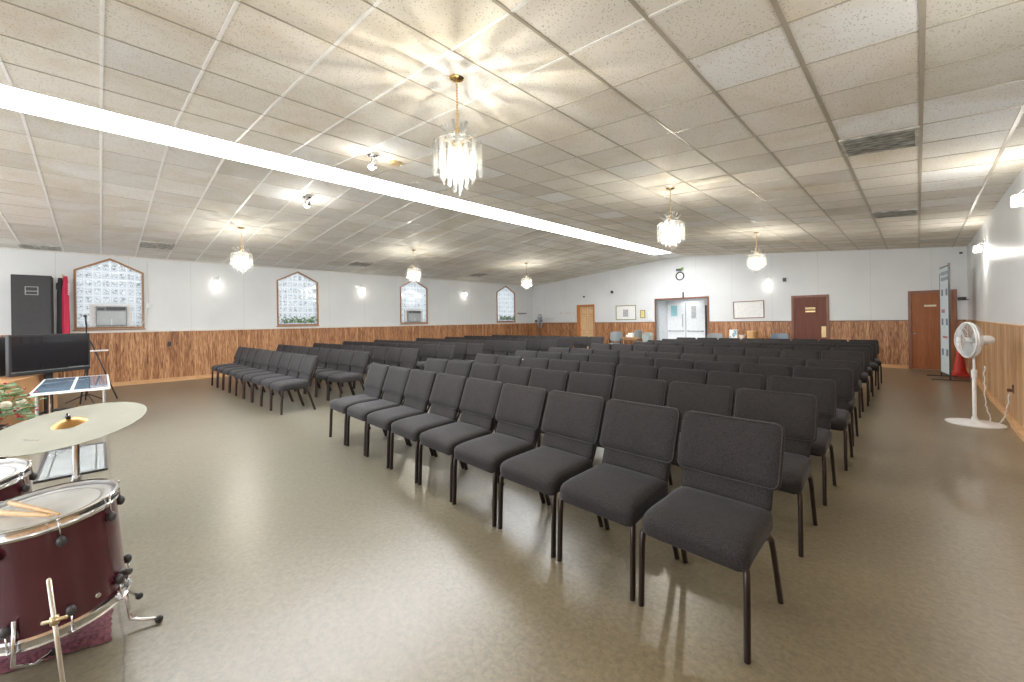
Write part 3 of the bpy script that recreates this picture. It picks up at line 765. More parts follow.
# ------------------------------------------------------------------ wall sconces
def make_sconce():
    t = empty('wall_sconce')      # faces +X, origin on the wall
    m = MB(); m.b2(0, .02, -.06, .06, -.02, .16, bev=.006); m.build('back_plate', M_chrome, t)
    m = MB(); m.tube([(.01, 0, .09), (.07, 0, .10), (.10, 0, .06)], .009, 8); m.build('arm', M_chrome, t, True)
    m = MB(); m.box((.10, 0, -.01), (.10, .10, .12), bev=.012); m.build('shade', M_bulbw, t, True, auto=40)
    l = bpy.data.lights.new('sconce_lamp', 'POINT'); l.energy = SCONCE_W; l.shadow_soft_size = .05; l.color = (1, .95, .86)
    lo = bpy.data.objects.new('sconce_lamp', l); COL.objects.link(lo); lo.location = (.16, 0, -.16); lo.parent = t
    return t
sc0 = make_sconce()
SCN = [(XL, 2.31, 2.63, 0, 'lit wall sconce between the first and second left windows'), (XL, 6.52, 2.62, 0, 'lit wall sconce between the second and third left windows'),
       (XL, 11.1, 2.63, 0, 'lit wall sconce between the third and fourth left windows'), (-3.51, YB, 2.58, -PI/2, 'lit wall sconce on the back wall left of the brown door'),
       (XR, 11.6, 2.70, PI, 'lit wall sconce on the right wall near the back corner'), (XR, 7.2, 2.74, PI, 'lit wall sconce on the right wall at the photo edge'),
       (XR, 2.9, 2.74, PI, 'unseen sconce added on the right wall beside the nearest chairs'), (XR, -1.4, 2.74, PI, 'unseen sconce added on the right wall behind the viewer')]  # last two sconces are out of view, added to brighten the right side
for i, (x, y, z, rz, lab) in enumerate(SCN):
    o = sc0 if i == 0 else copy_tree(sc0)
    o.location = (x, y, z); o.rotation_euler = (0, 0, rz); tag(o, lab, 'wall light', 'wall sconces')
    if x == XR:      # right wall lamps boosted to brighten that side, set farther off the wall
        for c in o.children:
            if c.type == 'LIGHT': c.data = c.data.copy(); c.data.energy = SCONCE_R; c.location = (.22, 0, -.12)

# ------------------------------------------------------------------ ceiling spotlights, octagonal plate, vents
def spotlight(x, y, lab):
    t = tag(empty('ceiling_spotlight', (x, y, ceil_z(x))), lab, 'ceiling light', 'ceiling spotlights')
    m = MB(); m.lathe([(0, -.025), (.05, -.022), (.07, -.006), (.07, 0), (0, 0)], 20); m.build('base', M_chrome, t, True, auto=40)
    for s in (-1, 1):
        R = Matrix.Translation((s*.06, 0, -.11)) @ Matrix.Rotation(s*.6, 4, 'Y')
        m = MB(); m.tube([(s*.02, 0, -.02), (s*.05, 0, -.08)], .008, 8); m.lathe([(.02, .05), (.032, .03), (.045, -.05), (.042, -.05), (.028, .02), (0, .03)], 16, R); m.build('lamp_head', M_chrome, t, True, auto=40)
        m = MB(); m.sphere((0, 0, -.045), .042, 12, M=R); m.build('bulb', M_bulbw, t, True)
    l = bpy.data.lights.new('spot_lamp', 'POINT'); l.energy = SPOT_W; l.shadow_soft_size = .05; l.color = (1, .96, .9)
    lo = bpy.data.objects.new('spot_lamp', l); COL.objects.link(lo); lo.location = (0, 0, -.24); lo.parent = t
spotlight(-5.16, 2.59, 'lit chrome twin spotlight just right of the light strip')
spotlight(-7.70, 2.62, 'lit chrome twin spotlight just left of the light strip')
m = MB(); m.lathe([(0, -.03), (.07, -.03), (.095, -.012), (.095, 0), (0, 0)], 8); o = m.build('junction_cover', M_gold); o.location = (-5.18, 2.95, ceil_z(-5.18)); tag(o, 'octagonal brass cover plate on the ceiling beside a spotlight', 'cover plate')
def vent(x0, x1, y0, y1, lab):
    xm, ym = (x0+x1)/2, (y0+y1)/2
    sl = (ZE-ZM)/(XR-XS1) if xm > XS1 else (ZM-ZE)/(XS0-XL)
    t = tag(empty('ceiling_vent', (xm, ym, ceil_z(xm)-.004)), lab, 'ceiling vent', 'ceiling vents')
    t.rotation_euler = (0, -math.atan(sl), 0)
    w, h = (x1-x0)/2, (y1-y0)/2
    m = MB(); m.b2(-w, w, -h, h, -.006, .004); m.build('backing', M_ventdirt, t)
    m = MB()
    for a in ((-w, w, -h, -h+.03), (-w, w, h-.03, h), (-w, -w+.03, -h+.03, h-.03), (w-.03, w, -h+.03, h-.03)): m.b2(*a, -.016, -.006)
    m.build('frame', M_ventdirt, t)
    n = 7
    for k in range(n):
        yy = -h+.05+(2*h-.1)*k/(n-1)
        m = MB(); m.box((0, yy, -.012), (2*w-.06, .03, .003), M=Matrix.Translation((0, yy, -.012)) @ Matrix.Rotation(.5, 4, 'X') @ Matrix.Translation((0, -yy, .012))); m.build('slat', M_ventdirt, t)
vent(-.575, .03, 5.49, 6.09, 'sooty grey ceiling vent beside a white tile, upper right')
vent(-.575, .03, 9.75, 10.33, 'small sooty ceiling vent near the back right corner')
vent(-13.8, -13.4, -1.2, -.6, 'ceiling vent above the tall black speaker')
vent(-12.72, -12.15, .65, 1.24, 'ceiling vent above the first left window')
vent(-12.72, -12.15, 5.5, 6.09, 'ceiling vent between the second and third left windows')
vent(-12.72, -12.15, 10.35, 10.95, 'ceiling vent near the farthest left window')

# ------------------------------------------------------------------ back wall fittings
def framed(name, x0, x1, z0, z1, wd, fm, pm, lab, cat, rot=0, extra=None):
    t = tag(empty(name, ((x0+x1)/2, YB, (z0+z1)/2)), lab, cat); t.rotation_euler = (0, rot, 0)
    w, h = (x1-x0)/2, (z1-z0)/2
    m = MB(); m.b2(-w, w, -.025, 0, h-wd, h); m.b2(-w, w, -.025, 0, -h, -h+wd); m.b2(-w, -w+wd, -.025, 0, -h+wd, h-wd); m.b2(w-wd, w, -.025, 0, -h+wd, h-wd)
    m.build('frame', fm, t)
    m = MB(); m.b2(-w+wd, w-wd, -.012, 0, -h+wd, h-wd); m.build('panel', pm, t)
    if extra: extra(t)
def ex1(t):
    m = MB(); m.b2(-.13, .11, -.016, -.012, -.17, .13); m.build('paper', M_paperg, t)
framed('notice_board', -9.19, -8.25, 1.42, 2.04, .035, simple('olive_frame', (.30, .29, .17), .5), M_paper, 'framed white notice board with a grey sheet, left of double doors', 'notice board', 0, ex1)
framed('small_frame', -8.07, -7.85, 1.49, 1.82, .03, simple('tan_frame', (.32, .25, .14), .5), M_yel, 'small framed yellow print left of the double doors', 'picture')
framed('whiteboard', -4.57, -3.63, 1.43, 2.02, .025, M_casing, M_paper, 'crooked blank whiteboard in a thin brown frame, right of double doors', 'whiteboard', -.018)
m = MB(); m.b2(-7.70, -7.55, YB-.09, YB, 1.40, 1.73, bev=.02); m.b2(-7.65, -7.60, YB-.10, YB-.085, 1.52, 1.58)
tag(m.build('soap_dispenser', M_white), 'white wall dispenser beside the left edge of double doors', 'dispenser')
t = tag(empty('exit_sign', (-6.43, YB, 2.25)), 'white exit sign box mounted above the double doors', 'sign')
m = MB(); m.b2(-.16, .12, -.07, 0, 0, .19, bev=.006); m.build('housing', M_white, t)
m = MB(); m.b2(.12, .145, -.09, 0, -.01, .2); m.build('side_plate', M_dgrey, t)
t = tag(empty('wall_clock', (-6.42, YB, 3.07)), 'round white wall clock with black rim high above the double doors', 'clock')
RX = Matrix.Rotation(PI/2, 4, 'X')
m = MB(); m.lathe([(.125, 0), (.16, 0), (.165, .03), (.15, .045), (.13, .03), (.125, .01)], 32, RX); m.build('rim', M_black, t, True, auto=40)
m = MB(); m.lathe([(0, 0), (.13, 0), (.13, .012), (0, .012)], 32, RX); f = m.build('face', M_paper, t)
m = MB()
for k in range(12):
    a = k*PI/6; m.box((.105*math.sin(a), -.014, .105*math.cos(a)), (.008, .003, .008))
m.build('hour_marks', M_black, f)
m = MB(); m.tube([(0, -.016, 0), (.035, -.016, .045)], .004, 6); m.build('hour_hand', M_black, t); m = MB(); m.tube([(0, -.018, 0), (-.03, -.018, .085)], .003, 6); m.build('minute_hand', M_black, t)
t = tag(empty('emergency_light', (-6.42, YB, 3.30)), 'small dark emergency light box with a green lamp above the clock', 'emergency light')
m = MB(); m.b2(-.12, .06, -.09, 0, -.03, .05, bev=.008); m.build('housing', M_dgrey, t)
m = MB(); m.sphere((.09, -.06, .04), .05, 12); m.build('green_lamp', simple('green_lens', (.25, .45, .10), .3), t, True)
m = MB(); m.sphere((-.15, -.06, .0), .04, 12); m.build('white_lamp', M_white, t, True)
def cctv(x, z, lab, r=.06):
    t = tag(empty('security_camera', (x, YB, z)), lab, 'camera', 'wall cameras')
    m = MB(); m.lathe([(0, .03), (r*.8, .03), (r*.9, 0), (0, 0)], 16, RX); m.tube([(0, -.02, 0), (0, -.07, 0)], .012, 8); m.build('mount', M_white, t, True, auto=40)
    m = MB(); m.sphere((.0, -.09, -.01), r*.8, 14); m.build('body', M_dgrey, t, True)
cctv(-10.77, 2.51, 'small dark dome camera on wall above the pine door', .055); cctv(-9.32, 2.64, 'security camera on wall above the framed notice board', .085)
m = MB(); m.b2(-3.09, -3.0, YB-.05, YB, 2.60, 2.72, bev=.01); tag(m.build('motion_sensor', M_dgrey), 'small dark sensor box on wall right of the back wall sconce', 'sensor')
m = MB(); m.b2(.77, .83, YB-.04, YB, 3.02, 3.07, bev=.008); tag(m.build('wall_sensor', M_dgrey), 'tiny dark sensor high in the back right corner', 'sensor')
for i, x in enumerate((-12.16, -11.80, -11.63, -11.40)):
    m = MB(); m.b2(x-.06, x+.06, YB-.012, YB, 1.72, 1.84, bev=.003); o = m.build('switch_plate', M_cream)
    tag(o, 'cream switch plate, %s of four left of the pine door' % ('leftmost', 'second', 'third', 'rightmost')[i], 'light switch', 'switch plates')
    m = MB(); m.b2(x-.012, x+.012, YB-.018, YB-.012, 1.76, 1.80); m.build('switch', M_grey, o)
t = tag(empty('handrail', (-12.85, YB, 1.53)), 'short pale wall rail beside the dark corner fan', 'rail')
m = MB(); m.tube([(-.3, -.06, -.02), (.3, -.06, .03)], .016, 8); m.build('bar', M_cream, t, True)
m = MB(); m.tube([(-.2, 0, -.03), (-.2, -.06, -.012)], .010, 8); m.tube([(.2, 0, .0), (.2, -.06, .022)], .010, 8); m.build('bracket', M_grey, t, True)
m = MB(); m.b2(XL, XL+.07, 14.42, 15.0, 1.77, 1.84, bev=.01); tag(m.build('wall_rail', M_grey), 'thin grey ledge on left wall beyond the farthest window', 'ledge')
# left wall: thermostat with a hanging cord, outlet
t = tag(empty('wall_box', (XL, .87, 1.98)), 'small white wall box with cord beside the first window', 'wall box')
m = MB(); m.b2(0, .05, -.05, .05, -.06, .06, bev=.008); m.build('box', M_white, t)
m = MB(); m.tube([(.02, 0, .05), (.02, -.01, .6), (.02, -.01, 1.2)], .005, 6); m.tube([(.03, .0, -.05), (.04, -.03, -.3), (.06, -.12, -.46), (.07, -.4, -.53)], .006, 6); m.build('cord', M_cream, t, True)
def outlet(name, x, y, z, s, lab, mat=M_black):
    m = MB(); m.b2(x, x+s*.008, y-.036, y+.036, z-.058, z+.058, bev=.002); o = m.build(name, mat); tag(o, lab, 'outlet')
    m = MB()
    for dz in (-.025, .025): m.b2(x+s*.008, x+s*.013, y-.016, y+.016, z+dz-.016, z+dz+.016, bev=.002)
    m.build('socket', M_dgrey, o)
outlet('wall_outlet', XL+.012, 1.27, .98-.0, 1, 'black outlet in the wood wainscot below the first window', M_black)
outlet('wall_outlet', XR-.012, 8.55, .47, -1, 'brown outlet on the right wall beside the white fan', M_brownpl)
# wall bracket speaker on right wall by the corner
t = tag(empty('wall_speaker', (XR, 15.2, 1.86)), 'small dark speaker on a bracket in the back right corner', 'speaker')
m = MB(); m.tube([(0, 0, -.02), (-.07, 0, -.03)], .012, 8); m.build('bracket', M_dgrey, t, True)
m = MB(); m.box((-.12, -.02, 0), (.11, .15, .085), rz=.4, bev=.015); m.build('case', M_dgrey, t)

# ------------------------------------------------------------------ white pedestal fan, dark corner fan
def pedestal_fan(loc, face, hh, R, mb, mg, mblade, lab, basef=True, br=.28):
    t = tag(empty('pedestal_fan', loc), lab, 'fan')
    m = MB(); m.lathe([(0, 0), (br, 0), (br, .012), (br*.85, .022), (br*.3, .034), (.035, .05), (.03, .09), (0, .09)], 40); m.build('base', mb, t, True, auto=40)
    m = MB(); m.tube([(0, 0, .05), (0, 0, hh-.42)], .021, 14); m.build('pole', mb, t, True, auto=50)
    m = MB(); m.tube([(0, 0, hh-.50), (0, 0, hh-.40)], .03, 14); m.tube([(0, 0, hh-.45), (0, 0, hh-.08)], .014, 12); m.build('extension_tube', mb, t, True, auto=50)
    nx, ny = face; n = Vector((nx, ny, 0)).normalized(); az = math.atan2(n.y, n.x)
    H = Matrix.Translation((0, 0, hh)) @ Matrix.Rotation(az, 4, 'Z') @ Matrix.Rotation(PI/2, 4, 'Y')   # local z = facing direction
    m = MB(); m.lathe([(0, -.19), (.04, -.185), (.06, -.15), (.062, -.06), (.05, .0), (0, .0)], 20, H); m.tube([(0, 0, hh-.12), (0, 0, hh-.05)], .03, 12); m.build('motor_housing', mb, t, True, auto=50)
    m = MB()
    ring = lambda r, z: [H @ Vector((r*math.cos(2*PI*k/40), r*math.sin(2*PI*k/40), z)) for k in range(40)]
    m.tube(ring(R, .07), .011, 8, closed=True)
    for r, z in ((R*.3, .155), (R*.5, .145), (R*.75, .12)): m.tube(ring(r, z), .0022, 4, closed=True)
    for k in range(48):
        a = 2*PI*k/48; m.tube([H @ Vector((r*math.cos(a+tw), r*math.sin(a+tw), z)) for r, z, tw in ((R*.2, .155, 0), (R*.55, .145, .1), (R*.85, .11, .2), (R, .07, .25))], .0018, 4)
    m.build('front_grille', mg, t, True)
    m = MB(); m.tube(ring(R, .045), .010, 8, closed=True)
    for k in range(48):
        a = 2*PI*k/48; m.tube([H @ Vector((r*math.cos(a), r*math.sin(a), z)) for r, z in ((R*.2, -.04), (R*.7, -.03), (R*.95, .01), (R, .045))], .0018, 4)
    m.build('rear_grille', mg, t, True)
    m = MB(); m.lathe([(0, .165), (R*.16, .162), (R*.2, .150), (0, .150)], 20, H); m.build('badge', mb, t, True, auto=40)
    bm = bmesh.new(); 
    for k in range(3):
        a0 = 2*PI*k/3; rows = []
        for i in range(7):
            rr = R*(.14+.76*i/6); wdt = .35+.55*math.sin(PI*min(1, (i+1)/6.5)); row = []
            for j in range(7):
                ang = a0+(j/6-.5)*wdt*1.25; z = .055+(j/6-.5)*-.05
                row.append(bm.verts.new(H @ Vector((rr*math.cos(ang), rr*math.sin(ang), z))))
            rows.append(row)
        for A, B in zip(rows, rows[1:]):
            for j in range(6): bm.faces.new((A[j], A[j+1], B[j+1], B[j]))
    bmesh.ops.solidify(bm, geom=bm.faces[:], thickness=.003)
    bl = bm_obj(bm, 'blades', mblade, t)
    m = MB(); m.lathe([(0, .09), (.03, .088), (.035, .03), (0, .03)], 16, H); m.build('hub', mb, bl, True, auto=40)
    return t
white_fan = pedestal_fan((.53, 8.28, 0), (-.95, -.32), 1.125, .235, M_white, simple('white_wire', (.80, .81, .82), .35), simple('pale_blade', (.66, .69, .71), .3), 'white pedestal fan on a round base by the right wall')
pedestal_fan((-12.84, 14.75, 0), (.90, .43), 1.42, .33, M_dgrey, simple('steel_wire', (.45, .50, .55), .35, .5), simple('blue_grey_blade', (.35, .42, .48), .35), 'dark pedestal fan standing in the back left corner')
m = MB(); pts = []
path = [(.02, -.14, .78), (.02, -.08, .55), (.03, -.08, .25), (.07, -.05, .10), (.08, .0, .012), (.16, .04, .012), (.20, .10, .06), (.235, .13, .20), (.262, .15, .44)]
for i in range(len(path)-1):
    for k in range(6):
        f = k/6; p = [path[i][j]*(1-f)+path[i+1][j]*f for j in range(3)]; p[0] += .007*math.sin(i*6+k*1.7); p[2] += .003*math.cos(i*6+k*1.7); p[2] = max(p[2], .009); pts.append(p)
m.tube([(p[0]+.07, p[1]+.12, p[2]) for p in pts], .006, 6); cord = m.build('power_cord', M_white, white_fan, True)
m = MB(); m.box((.332, .27, .45), (.05, .03, .04), bev=.005); m.build('plug', M_brownpl, cord)

# cone and banner stand
t = tag(empty('traffic_cone', (.70, 14.45, 0)), 'orange red traffic cone on the floor behind the banner stand', 'traffic cone')
m = MB(); m.box((0, 0, .018), (.36, .36, .036), bev=.01); m.lathe([(.15, .036), (.145, .06), (.125, .075)], 24); m.build('base', M_redpl, t)
m = MB(); m.lathe([(.128, .05), (.118, .10), (.035, .70), (.028, .715), (.02, .715), (.028, .68), (.105, .10), (.11, .05)], 28); m.build('cone_body', M_redpl, t, True, auto=40)
bx, by, bx2, by2 = .50, 13.30, .385, 14.12
ang = math.atan2(by2-by, bx2-bx); wb_ = math.hypot(by2-by, bx2-bx)
t = tag(empty('banner_stand', (bx, by, 0), ang), 'tall light blue printed banner on a stand before the reddish door', 'banner')
m = MB(); m.b2(0, wb_, -.004, .004, .12, 2.56); bn = m.build('banner_sheet', M_banner, t)
m = MB(); m.b2(-.02, .0, -.018, .018, .02, 2.62); m.b2(wb_, wb_+.015, -.012, .012, .02, 2.45); m.b2(0, wb_, -.012, .012, 2.55, 2.58); m.b2(0, wb_, -.015, .015, .09, .12); m.build('frame', M_dgrey, t)
m = MB(); m.b2(-.03, .01, -.30, .30, 0, .022, bev=.005); m.build('foot', M_dgrey, t)
m = MB(); m.b2(wb_-.01, wb_+.03, -.25, .25, 0, .022, bev=.005); m.build('foot', M_dgrey, t)
for s in (1, -1):
    yy = s*.0055
    m = MB()
    for k, wd in enumerate((.62, .5)):
        for j in range(7): m.box((.12+j*.095, yy, 2.42-k*.13), (.05, .002, .08))
    m.build('lettering', M_ink, bn)
    m = MB()
    for z in (1.98, 1.30, .60):
        m.box((.22, yy, z), (.16, .002, .15)); m.box((.62, yy, z), (.16, .002, .15))
    m.build('printed_photo', M_ink, bn)
    m = MB(); m.box((.55, yy, 1.55), (.30, .002, .08)); m.box((.40, yy, .95), (.40, .002, .05)); m.build('printed_band', M_inkr, bn)

# ------------------------------------------------------------------ furniture by the back wall
def side_table(x0, x1, y0, y1, z, lab):
    t = tag(empty('side_table', ((x0+x1)/2, (y0+y1)/2, 0)), lab, 'table'); w, d_ = (x1-x0)/2, (y1-y0)/2
    m = MB(); m.box((0, 0, z-.015), (2*w, 2*d_, .03), bev=.005); m.build('table_top', M_table, t)
    m = MB(); m.b2(-w+.05, w-.05, -d_+.05, d_-.05, z-.11, z-.03); m.build('apron', M_table, t)
    for sx_ in (-1, 1):
        for sy in (-1, 1):
            m = MB(); m.tube([(sx_*(w-.06), sy*(d_-.06), 0), (sx_*(w-.06), sy*(d_-.06), z-.03)], [.016, .024], 8); m.build('leg', M_table, t)
def shell_chair(x, y, rz, top, lab, mat):
    t = tag(empty('armchair', (x, y, 0), rz), lab, 'chair')
    def bs(p):
        p.y -= .10*(p.x/.26)**2; return p
    bm_obj(cushion(.50, .05, .42, bev=(.12, .02, .12), shape=bs), 'backrest', mat, t, Matrix.Translation((0, .22, top-.21)) @ Matrix.Rotation(-.15, 4, 'X'))
    bm_obj(cushion(.48, .46, .07, bev=(.05, .05, .03)), 'seat', mat, t, Matrix.Translation((0, -.02, .45)))
    for s in (-1, 1):
        m = MB(); m.tube([(s*.26, .16, .45), (s*.27, .14, .64), (s*.27, -.14, .66), (s*.27, -.20, .62), (s*.26, -.20, .44)], .016, 8); m.build('armrest', M_black, t, True)
        for y_ in (-.19, .19):
            m = MB(); m.tube([(s*.21, y_, .42), (s*.23, y_*1.15, 0)], .013, 8); m.build('leg', M_dgrey, t, True)
side_table(-8.47, -7.72, 14.75, 15.25, .74, 'small wooden table between the two grey chairs, left of double doors')
m = MB(); m.b2(-8.32, -8.0, 14.85, 15.1, .74, .83, bev=.01); m.b2(-8.26, -8.06, 14.88, 15.07, .83, .90, bev=.02); tag(m.build('white_packet', M_paper), 'white folded packets piled on the wooden table', 'packet')
m = MB(); m.b2(-7.96, -7.74, 14.85, 15.1, .74, 1.02, bev=.02); tag(m.build('grey_case', M_greyfab), 'small grey upright case at the right of wooden table', 'case')
shell_chair(-8.80, 14.85, .25, .95, 'grey armchair left of the small wooden table at back', M_greyfab)
shell_chair(-7.42, 14.7, -.25, .93, 'grey armchair between the wooden table and double doors', simple('green_grey_vinyl', (.27, .30, .29), .5))
side_table(-4.55, -3.50, 14.7, 15.25, .76, 'long wooden table under the crooked whiteboard')
t = tag(empty('printed_box', (-4.38, 14.95, .76)), 'blue and white printed box on the table under the whiteboard', 'box')
m = MB(); m.b2(-.12, .12, -.07, .07, 0, .30, bev=.004); m.build('carton', M_paper, t)
m = MB(); random.seed(2)
for k in range(9): m.box((random.uniform(-.09, .09), -.0715, random.uniform(.04, .26)), (.05, .003, .05))
m.build('print', M_bluep, t)
m = MB(); m.lathe([(0, .0), (.06, .0), (.075, .02), (.11, .12), (.115, .13), (.10, .13), (.07, .03), (0, .02)], 24); o = m.build('white_bowl', M_white, None, True, auto=50); o.location = (-4.12, 14.95, .76); tag(o, 'white bowl on the table between printed box and basket', 'bowl')
t = tag(empty('wooden_drum', (-3.82, 14.95, .76)), 'round tan wooden tub on the table under the whiteboard', 'tub')
m = MB(); m.lathe([(0, 0), (.145, 0), (.155, .06), (.16, .15), (.155, .27), (.14, .27), (.145, .04), (0, .04)], 28); m.build('tub_body', M_wicker, t, True, auto=50)
m = MB()
for z in (.03, .25): m.tube([(.162*math.cos(2*PI*k/28), .162*math.sin(2*PI*k/28), z) for k in range(28)], .008, 6, closed=True)
m.build('hoop', M_gold, t, True)
shell_chair(-4.95, 14.75, .1, .93, 'grey armchair right of the double doors beside the long table', M_greyfab)
shell_chair(-3.08, 14.75, -.1, .95, 'dark blue grey armchair left of the brown door', simple('blue_grey_vinyl', (.15, .19, .24), .5))

# ------------------------------------------------------------------ stage corner on the left
RH = .68
u = Vector((-11.15+8.6, -.56+1.13, 0)); u.normalize()
p0 = Vector((-8.6, -1.16, 0)); p1 = Vector((-11.15, -.56, 0))
t = tag(empty('stage_riser', (p0.x, p0.y, 0)), 'tan plywood stage riser at the left edge below the television', 'stage')
q = p1-p0
m = MB(); m.prism([(0, 0, 0), (q.x, q.y, 0), (q.x, q.y-2.4, 0), (0, -2.4, 0)], (0, 0, RH-.02)); m.build('face_panel', M_tan, t)
m = MB(); m.prism([(.02, .02, RH-.02), (q.x-.02, q.y+.02, RH-.02), (q.x-.02, q.y-2.4, RH-.02), (.02, -2.4, RH-.02)], (0, 0, .02)); m.build('top_board', M_tan, t)
# television on a pole stand
A = Vector((-10.0, -1.00, 0)); B = Vector((-10.72, -.13, 0)); tv_c = (A+B)/2; ang = math.atan2(B.y-A.y, B.x-A.x); wtv = (B-A).length
t = tag(empty('television', (tv_c.x, tv_c.y, 0), ang), 'large black flat television on a stand at the left edge', 'television')
h0, h1 = .70, 1.355
m = MB(); m.b2(-wtv/2, wtv/2, .0, .07, h0, h1, bev=.012); m.build('case', M_black, t)
m = MB(); m.b2(-wtv/2+.035, wtv/2-.035, -.004, .002, h0+.075, h1-.035); m.build('screen', M_screen, t)
m = MB(); m.b2(-wtv/2+.02, wtv/2-.02, -.006, .0, h0+.058, h0+.064); m.b2(.22, .45, -.007, .0, h0+.068, h0+.074); m.build('bezel_line', M_grey, t)
m = MB(); m.b2(-.05, .05, .07, .12, .02, 1.1); m.b2(-.2, .2, .07, .10, .85, 1.15); m.build('stand_pole', M_black, t)
m = MB(); m.tube([(-.42, -.22, .02), (-.2, .02, .05), (0, .09, .06), (.2, .02, .05), (.42, -.22, .02)], .02, 8); m.build('stand_foot', M_black, t, True)
# monitor speaker left of television
t = tag(empty('monitor_speaker', (-10.75, -1.19, RH), .6), 'black loudspeaker cabinet at the left edge beside the television', 'speaker')
m = MB(); m.b2(-.16, .16, -.16, .16, 0, .64, bev=.012); m.build('cabinet', M_blackr, t)
m = MB(); m.b2(.16, .168, -.14, .14, .03, .61); m.build('grille', M_black, t)
# tall speaker stack
for z0, z1, lab in ((.0, 1.25, 'lower black speaker cabinet of the stack, behind the television'), (1.25, 2.585, 'tall black speaker cabinet standing left of the first window')):
    t = tag(empty('speaker_cabinet', (-13.62, -1.02, z0)), lab, 'speaker', 'stacked speaker cabinets')
    m = MB(); m.b2(-.22, .22, -.285, .285, 0, z1-z0, bev=.012); m.build('cabinet', M_blackr, t)
    m = MB(); m.b2(.22, .232, -.265, .265, .02, z1-z0-.02); m.build('grille', simple('charcoal_grille', (.055, .055, .058), .8, bump=.4, bscale=200), t)
    if z0 > 0:
        h = 1.0; w_ = .095
        m = MB()
        for a in ((-w_, w_, h+.075, h+.09), (-w_, w_, h-.09, h-.075), (-w_, -w_+.015, h-.075, h+.075), (w_-.015, w_, h-.075, h+.075), (-w_+.015, w_-.015, h-.018, h)):
            m.b2(.232, .238, a[0], a[1], a[2], a[3])
        m.build('badge_frame', M_grey, t)
    m = MB()
    for s in (-1, 1): m.b2(-.12, .06, s*.285, s*.292, (z1-z0)*.62, (z1-z0)*.72)
    m.build('side_handle', M_black, t)
# furled flag
t = tag(empty('furled_flag', (-13.55, -.57, 0)), 'furled red and black flag on a pole beside the tall speaker', 'flag')
m = MB(); m.lathe([(0, 0), (.15, 0), (.15, .02), (.04, .06), (.02, .10), (0, .10)], 24); m.build('base', M_gold, t, True, auto=40)
m = MB(); m.tube([(0, 0, .05), (0, 0, 2.60)], .012, 10); m.sphere((0, 0, 2.62), .028, 10); m.build('pole', M_stick, t, True)
def drape(yc, w, z0, z1, seed, mat, name, xo=0):
    rn = random.Random(seed); bm = bmesh.new(); rows = []; n = 22
    for i in range(18):
        f = i/17; z = z1+(z0-z1)*f; r = w*(.55+.5*min(1, f*4))*(1+.05*math.sin(f*9+seed)); row = []
        for k in range(n):
            a = 2*PI*k/n; rr = r*(1+.22*math.sin(5*a+seed+f*1.5))
            row.append(bm.verts.new((xo+rr*.8*math.cos(a), yc+rr*math.sin(a), z)))
        rows.append(row)
    for P_, Q_ in zip(rows, rows[1:]):
        for k in range(n): bm.faces.new((P_[k], P_[(k+1) % n], Q_[(k+1) % n], Q_[k]))
    bm.faces.new(rows[0][::-1]); bm.faces.new(rows[-1])
    bm_obj(bm, name, mat, t)
drape(-.045, .052, .9, 2.56, 1, M_blackcl, 'black_cloth'); drape(.035, .05, .9, 2.60, 2.4, M_red, 'red_cloth', .03)
m = MB()
for k in range(5): m.box((.05, .085, 2.42-k*.055), (.03, .035, .028), M=Matrix.Translation((.05, .085, 2.42-k*.055)) @ Matrix.Rotation(.5, 4, 'X') @ Matrix.Translation((-.05, -.085, -(2.42-k*.055))))
m.build('white_fringe', M_whitecl, t)
m = MB(); m.box((.0, -.08, 2.37), (.09, .06, .16), M=Matrix.Translation((0, 0, 0)), bev=.02); m.build('cloth_fold', M_blackcl, t)

# microphone stand with leaning boom and music shelf
t = tag(empty('microphone_stand', (-11.5, -.19, 0)), 'thin black microphone stand in front of the first window', 'microphone stand')
m = MB(); m.tube([(0, 0, .12), (0, 0, 1.50)], .011, 8); m.build('pole', M_black, t, True)
for k in range(3):
    a = 2*PI*k/3+.3; m = MB(); m.tube([(0, 0, .16), (.30*math.cos(a), .30*math.sin(a), .01)], .010, 8); m.build('leg', M_black, t, True)
m = MB(); m.tube([(0, 0, 1.50), (.02, -.01, 1.66)], .014, 8); m.sphere((.022, -.012, 1.68), .028, 10); m.build('microphone', M_black, t, True)
t = tag(empty('music_stand', (-11.45, -.02, 0)), 'slanted black pole stand with a small white shelf by television', 'music stand')
m = MB(); m.tube([(0, -.11, 1.17), (0, .25, .01)], .012, 8); m.build('slanted_pole', M_black, t, True)
m = MB(); m.tube([(-.05, -.12, 1.2), (-.3, -.2, .01)], .012, 8); m.tube([(-.05, -.12, 1.2), (.28, -.26, .01)], .012, 8); m.build('rear_leg', M_black, t, True)
m = MB(); m.b2(-.1, .1, -.13, .13, .985, 1.005, bev=.004); m.build('shelf', M_white, t)

# glass topped table
t = tag(empty('glass_table', (-8.80, -.27, 0)), 'low glass topped table with pale edges in front of the television', 'table')
ZT = .65; w, dd = 1.0, .36
for s in (-1, 1):
    m = MB(); m.b2(-w+.02, w-.02, s*.015, s*(dd-.02), ZT-.016, ZT-.002); m.build('glass_pane', M_reflglass, t)
m = MB(); m.b2(-w, w, -dd, -dd+.02, ZT-.03, ZT); m.b2(-w, w, dd-.02, dd, ZT-.03, ZT); m.b2(-w, -w+.02, -dd+.02, dd-.02, ZT-.03, ZT); m.b2(w-.02, w, -dd+.02, dd-.02, ZT-.03, ZT); m.b2(-w+.02, w-.02, -.015, .015, ZT-.03, ZT); m.build('table_frame', M_white, t)
for sx_ in (-1, 1):
    for sy in (-1, 1):
        m = MB(); m.tube([(sx_*(w-.06), sy*(dd-.06), ZT-.03), (sx_*(w-.10), sy*(dd-.06), 0)], .018, 8); m.build('leg', M_chrome, t, True, auto=50)
